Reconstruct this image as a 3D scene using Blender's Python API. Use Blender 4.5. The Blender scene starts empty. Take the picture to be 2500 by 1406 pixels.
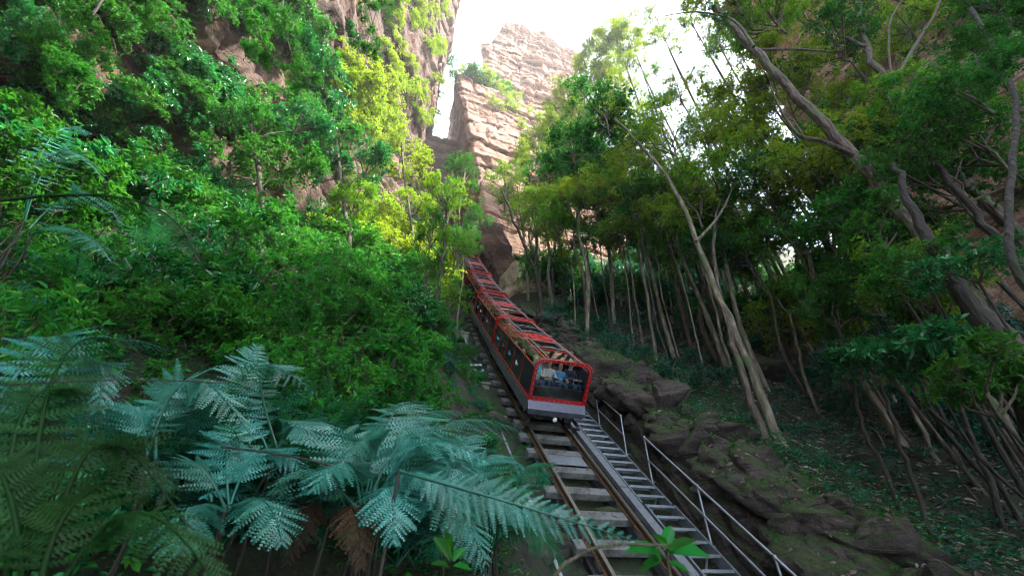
import bpy, bmesh, math, random
import numpy as np
from mathutils import Vector, Matrix, noise

random.seed(7)
RNG = np.random.default_rng(7)
R = math.radians
scene = bpy.context.scene
COL = scene.collection

# ------------------------------------------------------------------ camera
PITCH = R(36.0); FPX = 1000.0
cam_d = bpy.data.cameras.new('camera'); cam = bpy.data.objects.new('camera', cam_d); COL.objects.link(cam)
cam_d.sensor_width = 36.0; cam_d.lens = 36.0 * FPX / 2500.0
cam_d.clip_start = 0.05; cam_d.clip_end = 3000
cam.location = (0, 0, 0); cam.rotation_euler = (R(90) + PITCH, 0, 0)
cam_d.dof.use_dof = True; cam_d.dof.focus_distance = 13.0; cam_d.dof.aperture_fstop = 1.6
scene.camera = cam

# ------------------------------------------------------------------ world, sun, exposure
SUN_EL, SUN_AZ = R(56), R(98)          # azimuth measured from +Y towards +X
w = bpy.data.worlds.new('World'); scene.world = w; w.use_nodes = True
nt = w.node_tree; nt.nodes.clear()
sky = nt.nodes.new('ShaderNodeTexSky'); sky.sky_type = 'NISHITA'; sky.sun_disc = False
sky.sun_elevation = SUN_EL; sky.sun_rotation = SUN_AZ
sky.air_density = 1.0; sky.dust_density = 2.0; sky.ozone_density = 1.0
bg = nt.nodes.new('ShaderNodeBackground'); bg.inputs[1].default_value = 0.15
mx = nt.nodes.new('ShaderNodeMixRGB'); mx.inputs[0].default_value = 0.45
mx.inputs[2].default_value = (4.6, 5.0, 5.4, 1)      # thin bright cloud veil over the blue
out = nt.nodes.new('ShaderNodeOutputWorld')
nt.links.new(sky.outputs[0], mx.inputs[1]); nt.links.new(mx.outputs[0], bg.inputs[0]); nt.links.new(bg.outputs[0], out.inputs[0])
sun_d = bpy.data.lights.new('sun', 'SUN'); sun = bpy.data.objects.new('sun', sun_d); COL.objects.link(sun)
sun_d.energy = 4.2; sun_d.angle = R(3.0); sun_d.color = (1.0, 0.93, 0.80)
sd = Vector((math.sin(SUN_AZ) * math.cos(SUN_EL), math.cos(SUN_AZ) * math.cos(SUN_EL), math.sin(SUN_EL)))
sun.rotation_euler = sd.to_track_quat('Z', 'Y').to_euler()
sun.location = (10, 0, 60)
vs = scene.view_settings
vs.view_transform = 'Standard'; vs.look = 'None'; vs.gamma = 1.0; vs.exposure = 2.6; vs.use_curve_mapping = False
scene.cycles.use_denoising = True
scene.cycles.max_bounces = 6; scene.cycles.transparent_max_bounces = 8; scene.cycles.adaptive_threshold = 0.03
scene.cycles.diffuse_bounces = 2; scene.cycles.glossy_bounces = 3; scene.cycles.transmission_bounces = 4
scene.cycles.volume_bounces = 0
scene.cycles.filter_width = 1.1
scene.cycles.caustics_reflective = False; scene.cycles.caustics_refractive = False

# ------------------------------------------------------------------ geometry of the place
CP, SP = math.cos(PITCH), math.sin(PITCH)
def ray(u, v):
    x = (u - 1250) / FPX; y = (703 - v) / FPX
    return Vector((x, CP - y * SP, SP + y * CP))
def at_y(u, v, Y):
    d = ray(u, v); return d * (Y / d.y)
HEAD = 0.306
hx, hy = -math.sin(HEAD), math.cos(HEAD)      # up-track heading
rx_, ry_ = math.cos(HEAD), math.sin(HEAD)     # to the right of the track
T0 = 4.514
LAT = Vector((rx_, ry_, 0))
def st(x, y): return x * hx + y * hy, x * rx_ + y * ry_
def xy(s, t): return hx * s + rx_ * t, hy * s + ry_ * t
def W(s, t, z): return Vector((hx * s + rx_ * t, hy * s + ry_ * t, z))
# the track curve: steeper the higher it gets
def phi(m):
    return R(42.66) + R(8.0) * min(1.0, max(0.0, (m - 17.0) / 18.0))
_M0, _DM = -30.0, 0.25
_ms, _ss, _zs = [], [], []
m = 0.0; s_ = 0.0; z_ = -6.325
fwd = [(0.0, 0.0, -6.325)]
while m < 90:
    s_ += math.cos(phi(m)) * _DM; z_ += math.sin(phi(m)) * _DM; m += _DM; fwd.append((m, s_, z_))
m = 0.0; s_ = 0.0; z_ = -6.325; back = []
while m > -30:
    s_ -= math.cos(phi(m)) * _DM; z_ -= math.sin(phi(m)) * _DM; m -= _DM; back.append((m, s_, z_))
_tab = np.array(back[::-1] + fwd)
def track(m):
    s = float(np.interp(m, _tab[:, 0], _tab[:, 1])); z = float(np.interp(m, _tab[:, 0], _tab[:, 2]))
    return s, z
def zt(s): return float(np.interp(s, _tab[:, 1], _tab[:, 2]))
def frame(m):
    s, z = track(m); p = phi(m)
    O = W(s, T0, z); D = Vector((hx * math.cos(p), hy * math.cos(p), math.sin(p)))
    N = LAT.cross(D).normalized()
    return O, D, N
def tmat(m):
    O, D, N = frame(m)
    M = Matrix((LAT, D, N)).transposed().to_4x4(); M.translation = O
    return M
_bt = [(-60, 30), (-22, 12.0), (-10, 6.6), (0, 2.5), (1.6, 1.0), (3.3, -0.55), (6.6, -0.6), (7.4, 1.2), (8.2, 1.7), (12, 2.3), (25, 6.0), (60, 16)]
_btx = [a for a, b in _bt]; _bty = [b for a, b in _bt]
def H(s, t, rough=True):
    z = zt(s) + float(np.interp(t, _btx, _bty))
    if s < 1.0: z += (1.0 - s) * 0.25
    if rough:
        a = 1.0 if (t > 8.5 or t < 2.5) else 0.35
        z += a * (0.55 * noise.noise(Vector((s * .35, t * .35, 3.1))) + 0.22 * noise.noise(Vector((s * 1.1, t * 1.1, 7.7))))
    return z
def ground_hit(u, v, kmax=60.0):
    d = ray(u, v); k = 1.0
    while k < kmax:
        P = d * k; s, t = st(P.x, P.y)
        if P.z < H(s, t): return P
        k += 0.08
    return None
def on_ground(P):
    s, t = st(P.x, P.y); return Vector((P.x, P.y, H(s, t)))

# ------------------------------------------------------------------ object helpers
def tag(o, label=None, cat=None, group=None, kind=None):
    if label: o['label'] = label
    if cat: o['category'] = cat
    if group: o['group'] = group
    if kind: o['kind'] = kind
    return o
def empty(name, M=None, label=None, cat=None, group=None):
    o = bpy.data.objects.new(name, None); COL.objects.link(o); o.empty_display_size = 0.2
    if M is not None: o.matrix_world = M if isinstance(M, Matrix) else Matrix.Translation(M)
    return tag(o, label, cat, group)
def link(name, me, parent=None, M=None, mat=None):
    o = bpy.data.objects.new(name, me); COL.objects.link(o)
    if mat is not None and not me.materials: me.materials.append(mat)
    if parent is not None: o.parent = parent
    if M is not None: o.matrix_local = M if isinstance(M, Matrix) else Matrix.Translation(M)
    return o
def npmesh(name, V, Fq, mat=None, tint=None, smooth=False):
    """V (n,3), Fq (m,k) all faces of k corners"""
    V = np.asarray(V, dtype=np.float32); Fq = np.asarray(Fq, dtype=np.int32)
    me = bpy.data.meshes.new(name); k = Fq.shape[1]; m = Fq.shape[0]
    me.vertices.add(len(V)); me.vertices.foreach_set('co', V.ravel())
    me.loops.add(m * k); me.loops.foreach_set('vertex_index', Fq.ravel())
    me.polygons.add(m); me.polygons.foreach_set('loop_start', np.arange(0, m * k, k, dtype=np.int32))
    me.polygons.foreach_set('loop_total', np.full(m, k, dtype=np.int32))
    if smooth: me.polygons.foreach_set('use_smooth', np.ones(m, dtype=bool))
    if tint is not None:
        a = me.attributes.new('tint', 'FLOAT', 'FACE'); a.data.foreach_set('value', np.asarray(tint, dtype=np.float32))
    me.update(calc_edges=True); me.validate()
    if mat: me.materials.append(mat)
    return me
class MB:
    """collects boxes, tubes and sheets into one mesh"""
    def __init__(s): s.v = []; s.f = []; s.sm = []
    def add(s, V, F, smooth=False):
        b = len(s.v); s.v += [tuple(p) for p in V]; s.f += [tuple(i + b for i in f) for f in F]; s.sm += [smooth] * len(F)
    def box(s, c, d, M=None, bev=0.0):
        x, y, z = d[0] / 2, d[1] / 2, d[2] / 2
        if bev > 0:
            b = bev; pts = []; 
            bm = bmesh.new(); bmesh.ops.create_cube(bm, size=1.0)
            for q in bm.verts: q.co = Vector((q.co.x * d[0], q.co.y * d[1], q.co.z * d[2]))
            bmesh.ops.bevel(bm, geom=list(bm.edges), offset=b, segments=1, affect='EDGES', profile=0.5)
            bm.verts.ensure_lookup_table(); bm.verts.index_update()
            V = [q.co + Vector(c) for q in bm.verts]; F = [[q.index for q in f.verts] for f in bm.faces]; bm.free()
        else:
            V = [Vector((c[0] + i * x, c[1] + j * y, c[2] + k * z)) for i in (-1, 1) for j in (-1, 1) for k in (-1, 1)]
            F = [(0, 1, 3, 2), (4, 6, 7, 5), (0, 4, 5, 1), (2, 3, 7, 6), (0, 2, 6, 4), (1, 5, 7, 3)]
        if M is not None: V = [M @ p for p in V]
        s.add(V, F)
    def tube(s, pts, rad, n=8, cap=True, closed=False, smooth=True):
        P = [Vector(p) for p in pts]; k = len(P)
        if not hasattr(rad, '__len__'): rad = [rad] * k
        up = None; V = []
        for i in range(k):
            a = P[(i - 1) % k] if (closed or i > 0) else P[i]; b = P[(i + 1) % k] if (closed or i < k - 1) else P[i]
            d = (b - a).normalized() if (b - a).length > 1e-9 else Vector((0, 0, 1))
            if up is None:
                up = d.orthogonal().normalized()
            up = (up - d * up.dot(d))
            up = up.normalized() if up.length > 1e-6 else d.orthogonal().normalized()
            sd_ = d.cross(up)
            for j in range(n):
                a_ = 2 * math.pi * j / n; V.append(P[i] + (up * math.cos(a_) + sd_ * math.sin(a_)) * rad[i])
        F = []
        for i in range(k if closed else k - 1):
            i2 = (i + 1) % k
            for j in range(n): F.append((i * n + j, i * n + (j + 1) % n, i2 * n + (j + 1) % n, i2 * n + j))
        s.add(V, F, smooth)
        if cap and not closed:
            s.add(V[:n], [tuple(range(n))[::-1]]); s.add(V[-n:], [tuple(range(n))])
    def lathe(s, prof, n=20, axis='X', o=(0, 0, 0)):
        """prof: (radius, along) pairs"""
        V = []; F = []
        for (r, a) in prof:
            for j in range(n):
                t = 2 * math.pi * j / n; c_, s2 = r * math.cos(t), r * math.sin(t)
                p = (a, c_, s2) if axis == 'X' else ((c_, a, s2) if axis == 'Y' else (c_, s2, a))
                V.append((p[0] + o[0], p[1] + o[1], p[2] + o[2]))
        for i in range(len(prof) - 1):
            for j in range(n): F.append((i * n + j, i * n + (j + 1) % n, (i + 1) * n + (j + 1) % n, (i + 1) * n + j))
        s.add(V, F, True)
        s.add(V[:n], [tuple(range(n))]); s.add(V[-n:], [tuple(range(n))])
    def mesh(s, name, mat=None):
        me = bpy.data.meshes.new(name); me.from_pydata(s.v, [], s.f)
        me.polygons.foreach_set('use_smooth', s.sm); me.update()
        if mat: me.materials.append(mat)
        return me
    def build(s, name, mat, parent=None, M=None): return link(name, s.mesh(name, mat), parent, M)

# ------------------------------------------------------------------ materials
MATS = {}
def newmat(name):
    mt = bpy.data.materials.new(name); mt.use_nodes = True; n = mt.node_tree; n.nodes.clear()
    o = n.nodes.new('ShaderNodeOutputMaterial'); MATS[name] = mt
    return mt, n, o
def N_(n, t, **k):
    q = n.nodes.new(t)
    for a, b in k.items(): setattr(q, a, b)
    return q
def ramp(n, stops):
    r = n.nodes.new('ShaderNodeValToRGB'); e = r.color_ramp.elements
    while len(e) > 1: e.remove(e[-1])
    for i, (p, c) in enumerate(stops):
        q = e[0] if i == 0 else e.new(p)
        q.position = p; q.color = (c[0], c[1], c[2], 1) if hasattr(c, '__len__') else (c, c, c, 1)
    return r
def leaf_mat(name, cols, rough=0.38, trans=0.35, tcol=(0.22, 0.42, 0.03), spec=0.12, objvar=0.35):
    mt, n, o = newmat(name); L = n.links
    at = N_(n, 'ShaderNodeAttribute', attribute_name='tint')
    oi = N_(n, 'ShaderNodeObjectInfo')
    r = ramp(n, cols); L.new(at.outputs['Fac'], r.inputs[0])
    hs = N_(n, 'ShaderNodeHueSaturation')
    mr = N_(n, 'ShaderNodeMapRange'); mr.inputs[3].default_value = 1 - objvar; mr.inputs[4].default_value = 1 + objvar
    L.new(oi.outputs['Random'], mr.inputs[0]); L.new(mr.outputs[0], hs.inputs['Value'])
    mh = N_(n, 'ShaderNodeMapRange'); mh.inputs[3].default_value = 0.485; mh.inputs[4].default_value = 0.515
    L.new(oi.outputs['Random'], mh.inputs[0]); L.new(mh.outputs[0], hs.inputs['Hue'])
    L.new(r.outputs[0], hs.inputs['Color'])
    p = N_(n, 'ShaderNodeBsdfPrincipled'); L.new(hs.outputs[0], p.inputs['Base Color'])
    p.inputs['Roughness'].default_value = rough; p.inputs['Specular IOR Level'].default_value = spec
    tr = N_(n, 'ShaderNodeBsdfTranslucent')
    mc = N_(n, 'ShaderNodeMixRGB', blend_type='MIX'); mc.inputs[0].default_value = 0.6; mc.inputs[2].default_value = (*tcol, 1)
    L.new(hs.outputs[0], mc.inputs[1]); L.new(mc.outputs[0], tr.inputs[0])
    ms = N_(n, 'ShaderNodeMixShader'); ms.inputs[0].default_value = trans
    L.new(p.outputs[0], ms.inputs[1]); L.new(tr.outputs[0], ms.inputs[2]); L.new(ms.outputs[0], o.inputs[0])
    return mt
M_SHRUB = leaf_mat('shrub_leaf', [(0, (.004, .042, .007)), (.45, (.008, .105, .012)), (.8, (.022, .185, .018)), (1, (.11, .28, .025))], .33, .35, (.10, .45, .03))
M_SHRUB3 = leaf_mat('glossy_leaf', [(0, (.004, .050, .014)), (.45, (.008, .105, .028)), (.8, (.016, .170, .045)), (1, (.05, .24, .07))], .22, .28, (.05, .40, .05), spec=.4)
M_SHRUB2 = leaf_mat('lime_leaf', [(0, (.035, .120, .008)), (.5, (.110, .250, .012)), (1, (.30, .40, .020))], .4, .5, (.48, .66, .03))
M_TREE = leaf_mat('tree_leaf', [(0, (.012, .075, .008)), (.5, (.030, .170, .012)), (.85, (.080, .250, .016)), (1, (.22, .34, .020))], .36, .5, (.34, .62, .02))
M_TEAL = leaf_mat('teal_leaf', [(0, (.004, .045, .030)), (.5, (.010, .090, .062)), (.85, (.020, .140, .10)), (1, (.06, .20, .15))], .25, .25, (.06, .34, .14), spec=.35)
M_FERN = leaf_mat('fern_leaf', [(0, (.010, .095, .068)), (.5, (.030, .195, .150)), (1, (.14, .38, .33))], .34, .25, (.08, .38, .24), spec=.45, objvar=.35)
M_FERN2 = leaf_mat('green_fern_leaf', [(0, (.006, .065, .030)), (.5, (.012, .120, .055)), (1, (.035, .20, .10))], .45, .35, (.06, .38, .10))
M_FERN3 = leaf_mat('olive_fern_leaf', [(0, (.006, .028, .005)), (.5, (.010, .050, .010)), (1, (.02, .080, .016))], .5, .3, (.04, .18, .02))
M_FERND = leaf_mat('dead_fern_leaf', [(0, (.015, .009, .005)), (.5, (.045, .026, .013)), (1, (.09, .055, .03))], .6, .2, (.2, .1, .03))
M_LITTER = leaf_mat('litter_leaf', [(0, (.05, .035, .03)), (.5, (.13, .095, .085)), (1, (.30, .25, .24))], .5, .05)

def bark_mat(name, a, b, c, sc=3.0, moss=(.06, .085, .03)):
    mt, n, o = newmat(name); L = n.links
    tc = N_(n, 'ShaderNodeTexCoord'); mp = N_(n, 'ShaderNodeMapping'); mp.inputs['Scale'].default_value = (sc * 2.2, sc * 2.2, sc * .5)
    L.new(tc.outputs['Object'], mp.inputs[0])
    nz = N_(n, 'ShaderNodeTexNoise'); nz.inputs['Scale'].default_value = 2.0; nz.inputs['Detail'].default_value = 6
    L.new(mp.outputs[0], nz.inputs['Vector'])
    r = ramp(n, [(.3, a), (.5, b), (.66, c)]); L.new(nz.outputs[0], r.inputs[0])
    n2 = N_(n, 'ShaderNodeTexNoise'); n2.inputs['Scale'].default_value = 1.3; L.new(tc.outputs['Object'], n2.inputs['Vector'])
    r2 = ramp(n, [(.5, 0.0), (.66, 1.0)]); L.new(n2.outputs[0], r2.inputs[0])
    mc = N_(n, 'ShaderNodeMixRGB'); mc.inputs[2].default_value = (*moss, 1); L.new(r2.outputs[0], mc.inputs[0]); L.new(r.outputs[0], mc.inputs[1])
    p = N_(n, 'ShaderNodeBsdfPrincipled'); p.inputs['Roughness'].default_value = .85; L.new(mc.outputs[0], p.inputs['Base Color'])
    bu = N_(n, 'ShaderNodeBump'); bu.inputs['Strength'].default_value = 1.0; bu.inputs['Distance'].default_value = .06
    L.new(nz.outputs[0], bu.inputs['Height']); L.new(bu.outputs[0], p.inputs['Normal']); L.new(p.outputs[0], o.inputs[0])
    return mt
M_BARK = bark_mat('brown_bark', (.022, .016, .012), (.065, .047, .035), (.13, .10, .08))
M_BARKP = bark_mat('pale_bark', (.05, .042, .028), (.12, .10, .07), (.24, .21, .16), 2.0)
M_BARKD = bark_mat('dark_bark', (.008, .006, .005), (.018, .014, .011), (.035, .03, .025), moss=(.014, .017, .008))
M_TWIG = bark_mat('twig_bark', (.03, .022, .015), (.06, .045, .03), (.11, .09, .06), 6)

def rock_mat(name, cols, moss=0.0, strata=1.0, sc=1.0, stain=.5, mosscol=(.035, .055, .012)):
    mt, n, o = newmat(name); L = n.links
    g = N_(n, 'ShaderNodeNewGeometry')
    mp = N_(n, 'ShaderNodeMapping'); mp.inputs['Scale'].default_value = (.12 * sc, .12 * sc, 1.1 * strata * sc)
    L.new(g.outputs['Position'], mp.inputs[0])
    nz = N_(n, 'ShaderNodeTexNoise'); nz.inputs['Scale'].default_value = 1.0; nz.inputs['Detail'].default_value = 8; nz.inputs['Roughness'].default_value = .62; nz.inputs['Distortion'].default_value = .6
    L.new(mp.outputs[0], nz.inputs['Vector'])
    r = ramp(n, cols); L.new(nz.outputs[0], r.inputs[0])
    n2 = N_(n, 'ShaderNodeTexNoise'); n2.inputs['Scale'].default_value = .55 * sc; n2.inputs['Detail'].default_value = 7; n2.inputs['Roughness'].default_value = .65
    L.new(g.outputs['Position'], n2.inputs['Vector'])
    r2 = ramp(n, [(.42, 0.0), (.62, 1.0)]); L.new(n2.outputs[0], r2.inputs[0])
    mst = N_(n, 'ShaderNodeMixRGB', blend_type='MULTIPLY'); mst.inputs[2].default_value = (.36, .30, .27, 1)
    mm = N_(n, 'ShaderNodeMath', operation='MULTIPLY'); mm.inputs[1].default_value = stain
    L.new(r2.outputs[0], mm.inputs[0]); L.new(mm.outputs[0], mst.inputs[0]); L.new(r.outputs[0], mst.inputs[1])
    n3 = N_(n, 'ShaderNodeTexNoise'); n3.inputs['Scale'].default_value = 7 * sc; n3.inputs['Detail'].default_value = 9; n3.inputs['Roughness'].default_value = .7
    L.new(g.outputs['Position'], n3.inputs['Vector'])
    r3 = ramp(n, [(.3, (.45, .45, .45)), (.55, (1, 1, 1)), (.75, (1.25, 1.2, 1.15))]); L.new(n3.outputs[0], r3.inputs[0])
    m3 = N_(n, 'ShaderNodeMixRGB', blend_type='MULTIPLY'); m3.inputs[0].default_value = .8; L.new(mst.outputs[0], m3.inputs[1]); L.new(r3.outputs[0], m3.inputs[2])
    mp5 = N_(n, 'ShaderNodeMapping'); mp5.inputs['Scale'].default_value = (.10 * sc, .10 * sc, 1.5 * sc); L.new(g.outputs['Position'], mp5.inputs[0])
    n5 = N_(n, 'ShaderNodeTexNoise'); n5.inputs['Scale'].default_value = 1.6; n5.inputs['Detail'].default_value = 3; n5.inputs['Distortion'].default_value = .3; L.new(mp5.outputs[0], n5.inputs['Vector'])
    r5 = ramp(n, [(.455, (1, 1, 1)), (.48, (.30, .27, .26)), (.495, (.30, .27, .26)), (.52, (1, 1, 1))]); L.new(n5.outputs[0], r5.inputs[0])
    vo = N_(n, 'ShaderNodeTexVoronoi', feature='DISTANCE_TO_EDGE'); vo.inputs['Scale'].default_value = .45 * sc
    mp6 = N_(n, 'ShaderNodeMapping'); mp6.inputs['Scale'].default_value = (1, 1, .45); nd = N_(n, 'ShaderNodeMixRGB', blend_type='ADD'); nd.inputs[0].default_value = .55
    L.new(g.outputs['Position'], nd.inputs[1]); L.new(n3.outputs['Color'], nd.inputs[2]); L.new(nd.outputs[0], mp6.inputs[0]); L.new(mp6.outputs[0], vo.inputs['Vector'])
    r6 = ramp(n, [(.0, (.35, .32, .3)), (.035, (1, 1, 1))]); L.new(vo.outputs['Distance'], r6.inputs[0])
    m5 = N_(n, 'ShaderNodeMixRGB', blend_type='MULTIPLY'); m5.inputs[0].default_value = .85; L.new(m3.outputs[0], m5.inputs[1]); L.new(r5.outputs[0], m5.inputs[2])
    m6 = N_(n, 'ShaderNodeMixRGB', blend_type='MULTIPLY'); m6.inputs[0].default_value = .7; L.new(m5.outputs[0], m6.inputs[1]); L.new(r6.outputs[0], m6.inputs[2])
    m3 = m6; last = m6
    if moss > 0:
        sx = N_(n, 'ShaderNodeSeparateXYZ'); L.new(g.outputs['Normal'], sx.inputs[0])
        n4 = N_(n, 'ShaderNodeTexNoise'); n4.inputs['Scale'].default_value = 2.6; n4.inputs['Detail'].default_value = 12; n4.inputs['Roughness'].default_value = .72; L.new(g.outputs['Position'], n4.inputs['Vector'])
        ad = N_(n, 'ShaderNodeMath', operation='MULTIPLY_ADD'); ad.inputs[1].default_value = .55; L.new(sx.outputs[2], ad.inputs[0]); L.new(n4.outputs[0], ad.inputs[2])
        r4 = ramp(n, [(max(0, 1.02 - moss), 0.0), (min(1, 1.16 - moss), 1.0)]); L.new(ad.outputs[0], r4.inputs[0])
        mcv = ramp(n, [(.3, tuple(c * .45 for c in mosscol)), (.55, mosscol), (.75, (mosscol[0] * 2.0, mosscol[1] * 1.9, mosscol[2] * 1.4))]); L.new(n3.outputs[0], mcv.inputs[0])
        m4 = N_(n, 'ShaderNodeMixRGB'); L.new(mcv.outputs[0], m4.inputs[2]); L.new(r4.outputs[0], m4.inputs[0]); L.new(m3.outputs[0], m4.inputs[1]); last = m4
    p = N_(n, 'ShaderNodeBsdfPrincipled'); p.inputs['Roughness'].default_value = .88; L.new(last.outputs[0], p.inputs['Base Color'])
    ba = N_(n, 'ShaderNodeMath', operation='ADD'); L.new(nz.outputs[0], ba.inputs[0]); L.new(n3.outputs[0], ba.inputs[1])
    bu = N_(n, 'ShaderNodeBump'); bu.inputs['Strength'].default_value = 1.0; bu.inputs['Distance'].default_value = .2 / sc
    L.new(ba.outputs[0], bu.inputs['Height']); L.new(bu.outputs[0], p.inputs['Normal']); L.new(p.outputs[0], o.inputs[0])
    return mt
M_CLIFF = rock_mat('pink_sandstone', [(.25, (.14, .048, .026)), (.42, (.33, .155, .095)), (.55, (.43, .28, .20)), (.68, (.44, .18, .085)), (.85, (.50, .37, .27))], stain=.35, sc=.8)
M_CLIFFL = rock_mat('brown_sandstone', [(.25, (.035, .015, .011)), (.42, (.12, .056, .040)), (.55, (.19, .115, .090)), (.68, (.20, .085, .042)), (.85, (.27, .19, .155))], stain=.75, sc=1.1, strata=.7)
M_ROCK = rock_mat('mossy_rock', [(.25, (.010, .007, .007)), (.42, (.04, .029, .027)), (.58, (.10, .075, .072)), (.75, (.19, .145, .135))], moss=.37, strata=1.2, sc=1.6, stain=.5)
M_OCHRE = rock_mat('ochre_rock', [(.25, (.24, .17, .10)), (.5, (.52, .41, .27)), (.75, (.66, .55, .40))], strata=.5, sc=1.5, stain=.5)
M_SOIL = rock_mat('forest_soil', [(.25, (.010, .008, .006)), (.5, (.028, .022, .017)), (.75, (.065, .052, .043))], moss=.30, strata=.2, sc=2.5, stain=.4, mosscol=(.016, .030, .008))

def plain(name, col, rough=.5, metal=0.0, var=.25, sc=6.0, bump=0.0, dirt=None, coat=0.0):
    mt, n, o = newmat(name); L = n.links
    tc = N_(n, 'ShaderNodeTexCoord'); nz = N_(n, 'ShaderNodeTexNoise'); nz.inputs['Scale'].default_value = sc; nz.inputs['Detail'].default_value = 7; nz.inputs['Roughness'].default_value = .6
    L.new(tc.outputs['Object'], nz.inputs['Vector'])
    lo = tuple(c * (1 - var) for c in col) if dirt is None else dirt
    r = ramp(n, [(.32, lo), (.55, col), (.75, tuple(min(1, c * (1 + var * .6)) for c in col))]); L.new(nz.outputs[0], r.inputs[0])
    p = N_(n, 'ShaderNodeBsdfPrincipled'); L.new(r.outputs[0], p.inputs['Base Color'])
    p.inputs['Metallic'].default_value = metal; p.inputs['Coat Weight'].default_value = coat
    rr = N_(n, 'ShaderNodeMapRange'); rr.inputs[3].default_value = min(1, rough * 1.3); rr.inputs[4].default_value = rough * .75; L.new(nz.outputs[0], rr.inputs[0]); L.new(rr.outputs[0], p.inputs['Roughness'])
    if bump:
        bu = N_(n, 'ShaderNodeBump'); bu.inputs['Strength'].default_value = bump; bu.inputs['Distance'].default_value = .01; L.new(nz.outputs[0], bu.inputs['Height']); L.new(bu.outputs[0], p.inputs['Normal'])
    L.new(p.outputs[0], o.inputs[0]); return mt
M_RED = plain('red_paint', (.36, .008, .008), .28, var=.2, coat=.3, sc=3.5, dirt=(.14, .006, .006))
M_REDD = plain('red_hatch_paint', (.42, .012, .010), .35, var=.15)
M_NAVY = plain('navy_panel', (.010, .014, .030), .18, var=.3)
M_STEEL = plain('galvanised_steel', (.26, .29, .33), .42, metal=.7, var=.22, sc=9)
M_BUMP = plain('brushed_bumper', (.11, .115, .16), .45, metal=.45, var=.2, sc=14)
M_SKIRT = plain('skirt_steel', (.20, .22, .25), .4, metal=.6, var=.3, sc=3)
M_DARK = plain('dark_underframe', (.012, .012, .014), .5, var=.4)
M_WHEEL = plain('wheel_steel', (.07, .07, .08), .35, metal=.8, var=.4)
M_RUST = plain('rusty_rail', (.10, .055, .028), .55, metal=.3, var=.45, sc=18, bump=.3)
M_RAILTOP = plain('worn_rail_head', (.32, .29, .26), .3, metal=.9, var=.3, sc=20)
M_SLEEP = plain('sleeper_timber', (.115, .12, .12), .75, var=.4, sc=5, bump=.6, dirt=(.03, .026, .02))
M_CONC = plain('weathered_concrete', (.16, .15, .13), .9, var=.5, sc=4, bump=.5)
M_CHAIR = plain('seat_shell', (.025, .02, .022), .5)
M_SEATRED = plain('seat_red', (.35, .02, .02), .5)
M_RIV = plain('stud_metal', (.75, .72, .7), .3, metal=.6)
M_LENS = plain('lamp_glass', (.8, .82, .8), .1)
def glass_mat(name, tint, refl_rough=.03, f0=1.45):
    mt, n, o = newmat(name); L = n.links
    fr = N_(n, 'ShaderNodeFresnel'); fr.inputs[0].default_value = f0
    t = N_(n, 'ShaderNodeBsdfTransparent'); t.inputs[0].default_value = (*tint, 1)
    g = N_(n, 'ShaderNodeBsdfGlossy'); g.inputs['Roughness'].default_value = refl_rough
    ms = N_(n, 'ShaderNodeMixShader'); L.new(fr.outputs[0], ms.inputs[0]); L.new(t.outputs[0], ms.inputs[1]); L.new(g.outputs[0], ms.inputs[2]); L.new(ms.outputs[0], o.inputs[0])
    return mt
M_GLASS = glass_mat('clear_glazing', (.92, .95, .94), f0=1.45)
M_GLASSR = glass_mat('tinted_roof_glazing', (.09, .09, .11), f0=1.9)

# ------------------------------------------------------------------ terrain and cliffs
def grid_mesh(name, fn, nu, nv, mat, smooth=True):
    V = np.zeros((nu * nv, 3), dtype=np.float32)
    for i in range(nu):
        for j in range(nv): V[i * nv + j] = fn(i / (nu - 1), j / (nv - 1))
    I = np.arange(nu * nv).reshape(nu, nv)
    Fq = np.stack([I[:-1, :-1], I[1:, :-1], I[1:, 1:], I[:-1, 1:]], -1).reshape(-1, 4)
    return npmesh(name, V, Fq, mat, smooth=smooth)
def _terr(u, v):
    # finer near the track
    t = -45 + 100 * v; s = -30 + 75 * u
    x, y = xy(s, t); return (x, y, H(s, t))
me = grid_mesh('hillside', _terr, 190, 250, M_SOIL)
hill = link('hillside', me); tag(hill, 'dark forest floor of soil, moss and leaf litter on the steep slope', kind='structure')

def hsh(a, b, c):
    v = math.sin(a * 12.9898 + b * 78.233 + c * 37.719) * 43758.5453; return v - math.floor(v)
def ledges(z, x, sd, amp):
    """stepped sandstone beds broken into blocks by vertical joints: how far the block at (x, z) stands proud"""
    q = z + 1.3 * noise.noise(Vector((x * .05, z * .03, sd))) + .25 * noise.noise(Vector((x * .4, z * .2, sd)))
    a = 0.0
    for (per, am, jw) in ((6.1, .85, 7.0), (2.1, .55, 3.1), (.75, .22, 1.3)):
        c = math.floor(q / per + hsh(sd, per, 1)); f = q / per + hsh(sd, per, 1) - c
        xx = x / jw + 3 * hsh(c, per, sd) + .35 * noise.noise(Vector((x * .5 / jw, z * .9 / per, sd + per)))
        k = math.floor(xx); fx = xx - k
        g = .55 * hsh(c, sd, per) + .45 * hsh(c, k, sd + per)
        a += am * (g - .5)
        if f > .88: a -= am * .45          # undercut bedding plane
        if fx > .94: a -= am * .3          # open joint
    return a * amp
def rockiness(P, sd, sc=1.0):
    v = Vector((P[0] * .16 * sc, P[1] * .16 * sc, P[2] * .16 * sc + sd))
    a = noise.multi_fractal(v, .9, 2.1, 5) - 1
    b = noise.noise(Vector((P[0] * .9 + sd, P[1] * .9, P[2] * .35)))
    return .55 * a + .12 * b
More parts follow.
